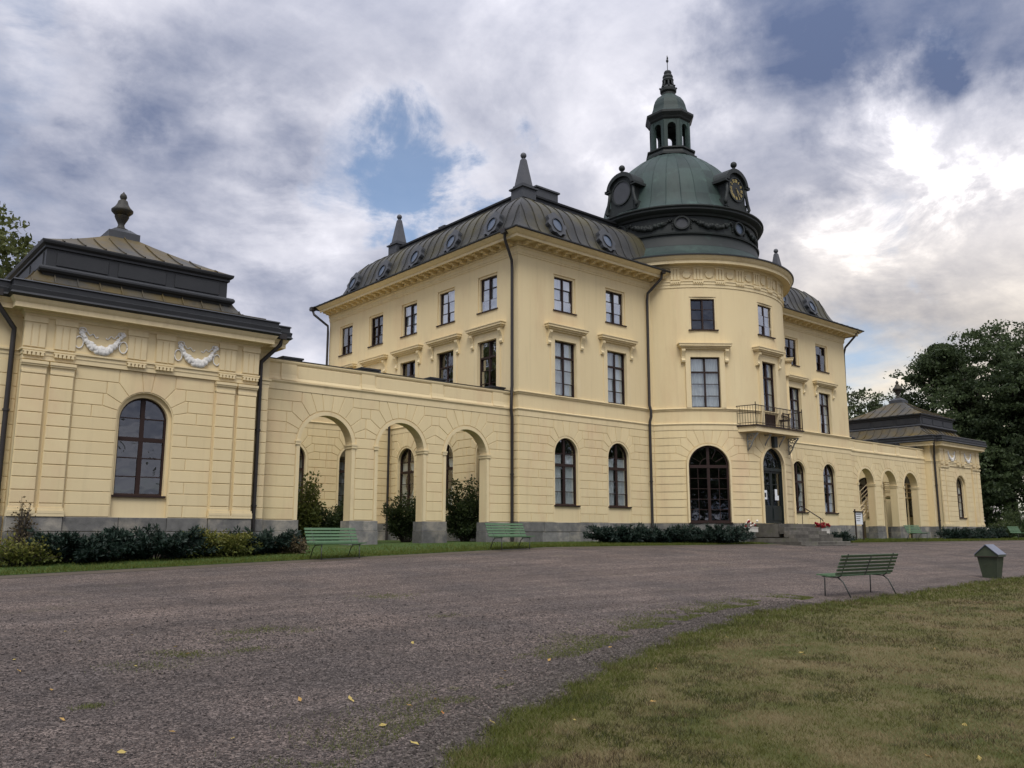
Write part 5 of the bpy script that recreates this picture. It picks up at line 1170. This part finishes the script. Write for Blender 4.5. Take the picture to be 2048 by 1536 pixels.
# ------------------------------------------------------------------ vegetation
def quads_mesh(name, V, n, tint, k=4):
    me = bpy.data.meshes.new(name); me.vertices.add(n*k); me.vertices.foreach_set('co', np.ascontiguousarray(V, dtype=np.float32).ravel())
    me.loops.add(n*k); me.loops.foreach_set('vertex_index', np.arange(n*k, dtype=np.int32)); me.polygons.add(n)
    me.polygons.foreach_set('loop_start', np.arange(0, n*k, k, dtype=np.int32)); me.polygons.foreach_set('loop_total', np.full(n, k, dtype=np.int32)); me.update(calc_edges=True)
    a = me.attributes.new('tint', 'FLOAT', 'FACE'); a.data.foreach_set('value', np.asarray(tint, dtype=np.float32)); return me
def leaf_cloud(P, size, per, m, seed, spread=0., aspect=.55, up=0., outward=None, name='foliage', tint=None):
    g = np.random.default_rng(seed); P = np.repeat(np.asarray(P, float), per, 0); n = len(P)
    if spread: P = P+g.normal(0, spread, P.shape)
    u = g.normal(0, 1, (n, 3)); u[:, 2] += up
    if outward is not None: u += np.repeat(outward, per, 0)
    u /= np.linalg.norm(u, axis=1)[:, None]; w = np.cross(u, g.normal(0, 1, (n, 3))); w /= np.linalg.norm(w, axis=1)[:, None]
    s = size*g.uniform(.6, 1.3, (n, 1)); V = np.stack([P-u*s*.5, P+w*s*aspect*.5+u*s*.05, P+u*s*.5, P-w*s*aspect*.5+u*s*.05], 1)
    t = g.uniform(0, 1, n) if tint is None else np.clip(np.repeat(tint, per)+g.normal(0, .2, n), 0, 1)
    me = quads_mesh(name, V, n, t); me.materials.append(MATS[m]); return me
def tree(loc, H, R, label, m, seed, leaf=.28, nleaf=40000, trunk_r=.45, base=.22, flat=1.0, group='trees around the manor', limbs=9, name='broadleaf_tree'):
    g = random.Random(seed); t = local(thing(name, loc, label, 'tree', group)); mb = MB(); mb.smooth = True; tips = []; ZC = H*(base+(1-base)*.5); RZ = H*(1-base)*.5
    def grow(p, d, L, r, lvl):
        pts = [p]; q = Vector(p); dd = Vector(d); n = 4
        for i in range(n):
            dd = (dd+Vector((g.uniform(-.22, .22), g.uniform(-.22, .22), g.uniform(-.04, .16)))).normalized(); q2 = q+dd*L/n
            if lvl and ((q2.x**2+q2.y**2)/(R*.93)**2+((q2.z-ZC)/(RZ*.93))**2 > 1): q2 = q+dd*L/n*.04
            q = q2; pts.append(q.copy())
        mb.tube(pts, [r*(1-.6*i/n) for i in range(n+1)], 7 if lvl < 2 else 4, cap=False)
        if lvl >= 2: tips.extend([pts[2], pts[3], pts[4]])
        if lvl < 3:
            for k in range(4 if lvl else limbs):
                i = g.randint(2, 4) if lvl else g.randint(1, 4); b = pts[i]; a = g.uniform(0, 2*PI)
                e = g.uniform(.15, .8) if lvl == 0 else g.uniform(-.1, .6)
                nd = Vector((math.cos(a), math.sin(a), e)).normalized() if lvl == 0 else (dd+Vector((g.uniform(-1, 1), g.uniform(-1, 1), g.uniform(-.45, .6)))).normalized()
                grow(b, nd, (R*.62 if lvl == 0 else L*.58)*g.uniform(.75, 1.15), r*(.42 if lvl == 0 else .5), lvl+1)
    grow(Vector((0, 0, -.2)), Vector((0, 0, 1)), H*.72, trunk_r, 0)
    mb.build('trunk', 'bark', t)
    T = np.array([tuple(p) for p in tips]); gg = np.random.default_rng(seed)
    # shell of extra clumps that gives the crown its outline
    ns = 620; th = gg.uniform(0, 2*PI, ns); ph = np.arccos(gg.uniform(-.85, 1, ns)); zc = H*(base+(1-base)*.5); rz = H*(1-base)*.5
    rr = R*(.60+.42*gg.uniform(0, 1, ns)**.8)*(1+.16*np.sin(th*3+ph*4+seed)+.12*np.sin(th*7-ph*5))
    Sh = np.stack([rr*np.sin(ph)*np.cos(th), rr*np.sin(ph)*np.sin(th), zc+rz*np.cos(ph)*(.80+.20*gg.uniform(0, 1, ns))*flat+.05*rz*np.sin(th*5)], 1)
    ni = 700; q = gg.normal(0, 1, (ni, 3)); q /= np.linalg.norm(q, axis=1)[:, None]; q *= gg.uniform(.15, .62, (ni, 1)); Fi = q*np.array([R*.95, R*.95, rz])+np.array([0, 0, zc])
    ins = ((T[:, 0]**2+T[:, 1]**2)/(R*1.02)**2+((T[:, 2]-zc)/(rz*1.02))**2) < 1
    A = np.concatenate([T[ins], Sh, Fi]); A = A[A[:, 2] > H*base*.55]; per = max(1, nleaf//len(A)); cl = np.repeat(A, per, 0)
    sp = .032*R+.12; P = cl+gg.normal(0, 1, cl.shape)*np.array([sp, sp, sp*.38])
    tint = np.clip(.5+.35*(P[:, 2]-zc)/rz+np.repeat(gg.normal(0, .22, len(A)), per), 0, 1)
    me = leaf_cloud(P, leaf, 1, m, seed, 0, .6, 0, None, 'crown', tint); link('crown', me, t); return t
def shrub(loc, rx, ry, h, kind, label, seed, n=2600, group='shrubs along the walls', name='shrub'):
    g = np.random.default_rng(seed); t = local(thing(name, loc, label, 'shrub', group))
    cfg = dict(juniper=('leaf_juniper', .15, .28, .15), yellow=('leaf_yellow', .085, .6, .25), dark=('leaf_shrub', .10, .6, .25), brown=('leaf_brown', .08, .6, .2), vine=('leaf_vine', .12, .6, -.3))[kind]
    nb = 110 if kind == 'juniper' else 60; P = []; O = []; st = MB(); rr = random.Random(seed)
    for b in range(nb):
        a = rr.uniform(0, 2*PI); e = rr.uniform(.12, 1.0)**.7; kk = (1.22-e*.42)*rr.uniform(.55, 1.08) if kind == 'juniper' else (1.1-e*.5)*rr.uniform(.5, 1.1); tip = np.array([rx*math.cos(a)*kk, ry*math.sin(a)*kk, h*e*rr.uniform(.7, 1.05)])
        root = np.array([tip[0]*.18, tip[1]*.18, 0]); m = 10
        mid = (root+tip)/2+np.array([0, 0, h*.10])
        st.tube([tuple(root), tuple(mid), tuple(tip)], [.016, .011, .004], 4, cap=False)
        for i in range(m):
            f = .25+.75*(i+1)/m; q = (1-f)**2*root+2*f*(1-f)*mid+f*f*tip; k = max(1, n//(nb*m)); d = tip-root; d /= np.linalg.norm(d)
            s = (.055 if kind == 'juniper' else .10)*(1.25-.5*f)*max(1, min(rx, ry)); q = q+g.normal(0, s, (k, 3))*np.array([1.2, 1.2, .7]); P.append(q); O.append(np.repeat(d[None]*(.9 if kind == 'juniper' else .2), k, 0))
    P = np.concatenate(P); O = np.concatenate(O); P[:, 2] = np.maximum(P[:, 2], .02)
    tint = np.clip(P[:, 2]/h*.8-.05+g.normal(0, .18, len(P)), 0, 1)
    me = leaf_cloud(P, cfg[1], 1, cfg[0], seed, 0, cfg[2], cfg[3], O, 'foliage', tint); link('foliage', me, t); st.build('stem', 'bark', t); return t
# trees
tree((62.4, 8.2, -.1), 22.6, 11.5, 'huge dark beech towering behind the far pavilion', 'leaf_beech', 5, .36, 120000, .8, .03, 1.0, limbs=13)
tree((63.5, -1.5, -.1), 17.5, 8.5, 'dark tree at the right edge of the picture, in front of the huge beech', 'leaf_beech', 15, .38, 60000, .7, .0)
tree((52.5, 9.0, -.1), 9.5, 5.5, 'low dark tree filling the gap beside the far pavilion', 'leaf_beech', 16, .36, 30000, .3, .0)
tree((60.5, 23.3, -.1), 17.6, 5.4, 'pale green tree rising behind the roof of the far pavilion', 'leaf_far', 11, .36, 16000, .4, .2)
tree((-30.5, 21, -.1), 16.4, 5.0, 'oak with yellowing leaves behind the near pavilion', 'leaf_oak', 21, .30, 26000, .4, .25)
def copy_tree(src, loc, rz, sc, label):
    o = src.copy(); COL.objects.link(o); o.location = loc; o.rotation_euler = (0, 0, rz); o.scale = (sc, sc, sc); o['label'] = label
    for ch in src.children: c = ch.copy(); COL.objects.link(c); c.parent = o
    return o
B0 = tree((-42, -84, -1.3), 19, 10, 'park tree across the lawn, mirrored in the tower window', 'leaf_beech', 33, .6, 16000, .6, .08, group='park trees across the lawn')
for i, (x, y, sc, lb) in enumerate([(-16, -96, 1.1, 'park tree across the lawn, left of the entrance axis'), (16, -98, .95, 'park tree across the lawn, on the entrance axis'), (48, -88, 1.15, 'park tree across the lawn, opposite the far arcade'), (82, -76, 1.1, 'park tree across the lawn, opposite the far pavilion'), (-70, -66, 1.0, 'park tree across the lawn, behind the near pavilion forecourt'), (66, -84, 1.0, 'park tree across the lawn, between the far arcade and far pavilion axes'), (101, -62, 1.1, 'park tree across the lawn, farthest to the right'), (32, -95, 1.05, 'park tree across the lawn, just right of the entrance axis')]): copy_tree(B0, (x, y, -1.3), i*1.3, sc, lb)
# shrubs
S = [(-31.6, -2.5, .95, .6, .72, 'yellow', 'yellow-green shrub at the left edge of the picture', 2400), (-31.3, -.75, .25, .25, 1.6, 'brown', 'thin brownish climber on the left corner of the near pavilion', 700),
 (-30.2, -2.1, 1.5, 1.0, .80, 'juniper', 'spreading dark juniper left of the near pavilion window', 13000), (-28.35, -2.1, 1.65, 1.05, .90, 'juniper', 'spreading dark juniper below the near pavilion window', 15000),
 (-26.6, -2.2, 1.2, .85, .78, 'yellow', 'yellow-green leafy shrub between two dark junipers', 8000), (-25.2, -1.9, 1.25, .85, .72, 'juniper', 'small dark juniper by the downpipe of the near pavilion', 9000),
 (-24.45, -2.2, .6, .45, .52, 'brown', 'low brownish shrub beside the first pier', 2400),
 (-21.85, 2.0, .65, .6, 2.6, 'vine', 'tall yellow-green shrub inside the first arch', 4200), (-20.75, 2.2, 1.15, .8, 1.7, 'dark', 'dark shrub inside the first arch behind the bench', 8000),
 (-17.25, 2.5, 1.25, .9, 2.0, 'dark', 'dark shrub inside the middle arch', 8000), (-14.75, 1.9, 1.05, .9, 2.6, 'dark', 'tall dense dark shrub inside the third arch', 14000),
 (-10.0, -2.2, 1.8, 1.0, .80, 'juniper', 'dark juniper below the second ground-floor window', 11000), (-7.7, -2.7, 1.9, 1.1, .78, 'juniper', 'dark juniper in the angle of house and tower', 11000), (-5.3, -3.7, 1.95, 1.0, .88, 'juniper', 'dark juniper below the tall tower window, left of the steps', 13000),
 (4.3, -3.6, 1.7, .8, .55, 'juniper', 'low dark juniper right of the entrance steps', 6000), (22.4, -2.1, 2.3, .9, .8, 'juniper', 'dark juniper at the last far pier', 7000), (25.6, -2.1, 2.5, .9, .75, 'juniper', 'dark juniper below the far pavilion window', 7000), (28.8, -1.9, 2.4, .9, .85, 'juniper', 'dark juniper by the far corner of the far pavilion', 7000),
 (33.0, -1.4, 2.3, 1.2, 1.4, 'dark', 'dark shrub beyond the far bench', 7000), (38.5, -.6, 3.2, 1.6, 2.4, 'dark', 'dark rounded shrub at the right edge under the trees', 9000)]
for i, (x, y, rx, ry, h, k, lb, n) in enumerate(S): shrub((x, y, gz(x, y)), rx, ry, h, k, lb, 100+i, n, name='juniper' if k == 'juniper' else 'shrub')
flower_box(-2.25, -3.25, .42, .75, 'small flower box with red and white blossoms left of the steps', ('petal_red', 'petal_white'), 9)
flower_box(2.15, -4.2, .36, 1.15, 'white flower box full of red blossoms right of the steps', ('petal_red',), 34)
# grass blades
def vnoise(x, y, sc, seed):
    g = np.random.default_rng(seed); G = g.uniform(0, 1, (64, 64)); u, v = x*sc, y*sc; i, j = np.floor(u).astype(int), np.floor(v).astype(int); fu, fv = u-i, v-j; fu = fu*fu*(3-2*fu); fv = fv*fv*(3-2*fv)
    a = G[i % 64, j % 64]; b = G[(i+1) % 64, j % 64]; c = G[i % 64, (j+1) % 64]; d = G[(i+1) % 64, (j+1) % 64]; return a*(1-fu)*(1-fv)+b*fu*(1-fv)+c*(1-fu)*fv+d*fu*fv
def blades(name, x, y, z, h, w, m, seed, tint, lean=.5):
    g = np.random.default_rng(seed); n = len(x); a = g.uniform(0, 2*PI, n); dx, dy = np.cos(a)*w/2, np.sin(a)*w/2; L = g.normal(0, lean, (n, 2))*h[:, None]
    V = np.stack([np.stack([x-dx, y-dy, z], 1), np.stack([x+dx, y+dy, z], 1), np.stack([x+L[:, 0], y+L[:, 1], z+h], 1)], 1)
    me = quads_mesh(name, V, n, tint, 3); me.materials.append(MATS[m]); o = link(name, me); o['kind'] = 'stuff'; return o
g = np.random.default_rng(2); N0 = 520000
r = 4.6*np.exp(g.uniform(0, 1, N0)*math.log(34/4.6)); a = g.uniform(math.radians(28), math.radians(78), N0); x = CAM[0]+r*np.sin(a); y = CAM[1]+r*np.cos(a)
wob = .06*np.sin(x*5.1)+.05*np.sin(x*11.3+1)+.04*np.sin(x*2.3); dist = lawn_y(x)+wob-y; ok = dist > -np.abs(g.normal(0, .10, N0)); x, y, dist, r = x[ok], y[ok], dist[ok], r[ok]; n = len(x)
dry = .42*vnoise(x, y, .7, 1)+.50*vnoise(x, y, 2.3, 2)+.45*vnoise(x, y, 8, 3)-.06; edge = np.exp(-np.maximum(dist, 0)/(.45+.05*np.maximum(r-8, 0))); clump = vnoise(x, y, 9, 4)
keep = g.uniform(0, 1, n) < (.55+.45*clump); x, y, dist, r, dry, edge = (q[keep] for q in (x, y, dist, r, dry, edge)); n = len(x)
tint = np.clip((dry-.46)*3.2+g.normal(0, .25, n)-edge*1.2-.04+.20*np.clip((11-r)/5, 0, 1), 0, 1); far = np.clip(r/9, 1, 3.2)
h = (.016+.022*g.uniform(0, 1, n)+.016*edge)*(.8+.2*far); zl_ = zg(x, y)+.002+.03*np.minimum(1, 6*(np.maximum(dist, 0)/(lawn_y(x)+60))**(1/1.8)); o = blades('lawn_grass', x, y, zl_, h, .0045*far, 'blade_dry', 3, tint, .75); o['label'] = 'short dry patchy lawn grass'
tf = (vnoise(x, y, 2.4, 12)*.6+vnoise(x, y, 9, 13)*.4 > .57) & (g.uniform(0, 1, n) < .5); o = blades('lawn_tufts', x[tf], y[tf], zl_[tf], h[tf]*1.3, .005*far[tf], 'blade_tuft', 8, np.clip(dry[tf]*1.6-.4, 0, 1), .6); o['label'] = 'darker tufts of grass in the lawn'
sel = (edge > .35) & (g.uniform(0, 1, n) < .6); o = blades('lawn_edge_grass', x[sel], y[sel], zl_[sel], h[sel]*1.1, .0055*far[sel], 'blade_green', 4, g.uniform(0, 1, sel.sum()), .6); o['label'] = 'fresh green grass along the lawn edge'
n = 90000; x = g.uniform(-40, 36, n); y = strip_y(x)+.02+g.exponential(1.0, n)*1.0; ok = (y < -.4) & ~((np.abs(x) < 2.6)) & (x*x+(y-2.4)**2 > 5.7**2); x, y = x[ok], y[ok]; n = len(x)
dd = np.hypot(x-CAM[0], y-CAM[1])/22; o = blades('strip_grass', x, y, zg(x, y)+.03, g.uniform(.04, .085, n), .012*dd, 'blade_green', 5, g.uniform(0, 1, n), .45); o['label'] = 'green grass along the foot of the buildings'
# sparse weeds in the gravel along the lawn and in tufts
xs, ys, hs = [], [], []
t = g.uniform(-33.6, -20, 26000); ly = lawn_y(t); sl_ = (lawn_y(t+.2)-lawn_y(t-.2))/.4; nx, ny = -sl_/np.hypot(sl_, 1), 1/np.hypot(sl_, 1); off = .62+np.abs(g.normal(0, .42, len(t)))
wx, wy = t+nx*off, ly+ny*off; k = (vnoise(wx, wy, 1.6, 8)*.6+vnoise(wx, wy, 5, 9)*.4) > .47; xs.append(wx[k]); ys.append(wy[k])
for (u, v, rr, c) in [(300, 1335, .35, 260), (370, 1310, .22, 420), (420, 1313, .3, 160), (330, 1305, .2, 150), (490, 1265, .3, 300), (540, 1258, .35, 240), (595, 1262, .3, 160), (500, 1300, .22, 260), (470, 1280, .25, 140), (770, 1193, .5, 420), (180, 1414, .12, 240), (890, 1232, .3, 160), (255, 1330, .25, 160)]:
    p = on_ground(u, v); q = g.normal(0, rr*.45, (c, 2)); xs.append(p[0]+q[:, 0]*1.4); ys.append(p[1]+q[:, 1])
x, y = np.concatenate(xs), np.concatenate(ys); n = len(x); d = np.hypot(x-CAM[0], y-CAM[1])
o = blades('gravel_weeds', x, y, zg(x, y), g.uniform(.012, .038, n), .0045*np.clip(d/9, 1, 3), 'blade_green', 6, g.uniform(.2, 1, n), .8); o['label'] = 'sparse weeds and grass in the gravel'
# loose pebbles
def pebbles(name, x, y, s, seed, label, c1, c2):
    g = np.random.default_rng(seed); n = len(x); z = zg(x, y)
    base = np.array([[1, 0, 0], [0, 1, 0], [-1, 0, 0], [0, -1, 0], [0, 0, .75], [0, 0, -.5]], float); F = np.array([[0, 1, 4], [1, 2, 4], [2, 3, 4], [3, 0, 4]])
    a = g.uniform(0, 2*PI, n); sx, sy = s*g.uniform(.7, 1.3, n), s*g.uniform(.6, 1.0, n); tz = g.uniform(.35, .8, n)*s
    B = base[None]*np.stack([sx, sy, tz], 1)[:, None]+g.normal(0, .16, (n, 6, 3))*s[:, None, None]; ca, sa = np.cos(a)[:, None], np.sin(a)[:, None]
    V = np.stack([B[:, :, 0]*ca-B[:, :, 1]*sa+x[:, None], B[:, :, 0]*sa+B[:, :, 1]*ca+y[:, None], B[:, :, 2]+z[:, None]+.15*s[:, None]], 2)
    T = V[:, F.ravel()].reshape(n*4, 3, 3); me = quads_mesh(name, T, n*4, np.repeat(np.clip(g.gamma(2.0, .2, n), 0, 1), 4), 3)
    if name not in MATS: leafmat(name, c1, c2, 0.0, .85)
    me.materials.append(MATS[name]); o = link(name, me); o['kind'] = 'stuff'; o['label'] = label
N0 = 190000; r = 4.8*np.exp(g.uniform(0, 1, N0)*math.log(18/4.8)); a = g.uniform(math.radians(6), math.radians(70), N0); x = CAM[0]+r*np.sin(a); y = CAM[1]+r*np.cos(a); ok = (y > lawn_y(x)+.02) & (y < -5) & (g.uniform(0, 1, N0) < np.clip((18-r)/9, 0, 1)); x, y, r = x[ok], y[ok], r[ok]
pebbles('loose_pebbles', x, y, np.clip(g.lognormal(math.log(.0072), .36, len(x)), .0035, .02)*np.clip(r/8, .9, 1.5), 31, 'loose grey-purple gravel stones', (.018, .015, .014), (.140, .119, .108))  # stones darker than the sheet: vignette and gap shade put into their colour
t = g.uniform(-34.5, -21, 30000); ly = lawn_y(t); off = .05+g.gamma(2, .16, len(t)); x, y = t, ly+off; pebbles('dark_pebbles', x, y, np.clip(g.lognormal(math.log(.011), .35, len(x)), .005, .028), 32, 'darker freshly raked gravel along the lawn edge', (.022, .018, .015), (.14, .12, .104))
# fallen leaves
lm = MB(); lm.add([(-.035, 0, .002), (-.008, .022, .012), (.03, .010, .004), (.045, 0, .014), (.028, -.012, .005), (-.006, -.02, .010), (0, 0, .0)], [(0, 6, 1), (1, 6, 2), (2, 6, 3), (3, 6, 4), (4, 6, 5), (5, 6, 0)])
LF = []
for c in ((.0,), (.45,), (1.,)):
    me = lm.mesh('fallen_leaf'); a = me.attributes.new('tint', 'FLOAT', 'FACE'); a.data.foreach_set('value', [c[0]]*6); me.materials.append(MATS['leaf_fall']); LF.append(me)
rl = random.Random(4)
pix = [(130, 1265), (147, 1262), (28, 1322), (38, 1345), (102, 1383), (123, 1443), (242, 1510), (345, 1468), (350, 1296), (375, 1310), (263, 1272), (600, 1403), (466, 1481), (825, 1288), (870, 1402), (885, 1430), (1010, 1345), (1003, 1360), (1098, 1323), (1163, 1300), (1220, 1297), (820, 1415), (705, 1405), (830, 1492), (765, 1455), (700, 1401), (270, 1335), (160, 1285), (430, 1262)]
lawnpix = [(1602, 1312), (1608, 1316), (1951, 1279), (2005, 1291), (1870, 1304), (1860, 1525), (1960, 1530), (1455, 1280), (1400, 1330), (1724, 1303), (1312, 1345), (1150, 1450), (985, 1455), (1690, 1250), (1930, 1460), (1305, 1412)]
for P, lab, grp in ((pix, 'curled yellow leaf fallen on the gravel', 'fallen leaves on the gravel'), (lawnpix, 'pale yellow leaf fallen on the lawn', 'fallen leaves on the lawn')):
    for u, v in P:
        p = on_ground(u, v); o = link('fallen_leaf', rl.choice(LF[:2] if rl.random() < .85 else LF)); o.location = (p[0], p[1], gz(p[0], p[1])+(.014 if grp.endswith('gravel') else .035)); o.rotation_euler = (rl.uniform(-.5, .5), rl.uniform(-.4, .4), rl.uniform(0, 6.28)); o.scale = [rl.uniform(.5, .95)]*3; tag(o, lab, 'leaf', grp)
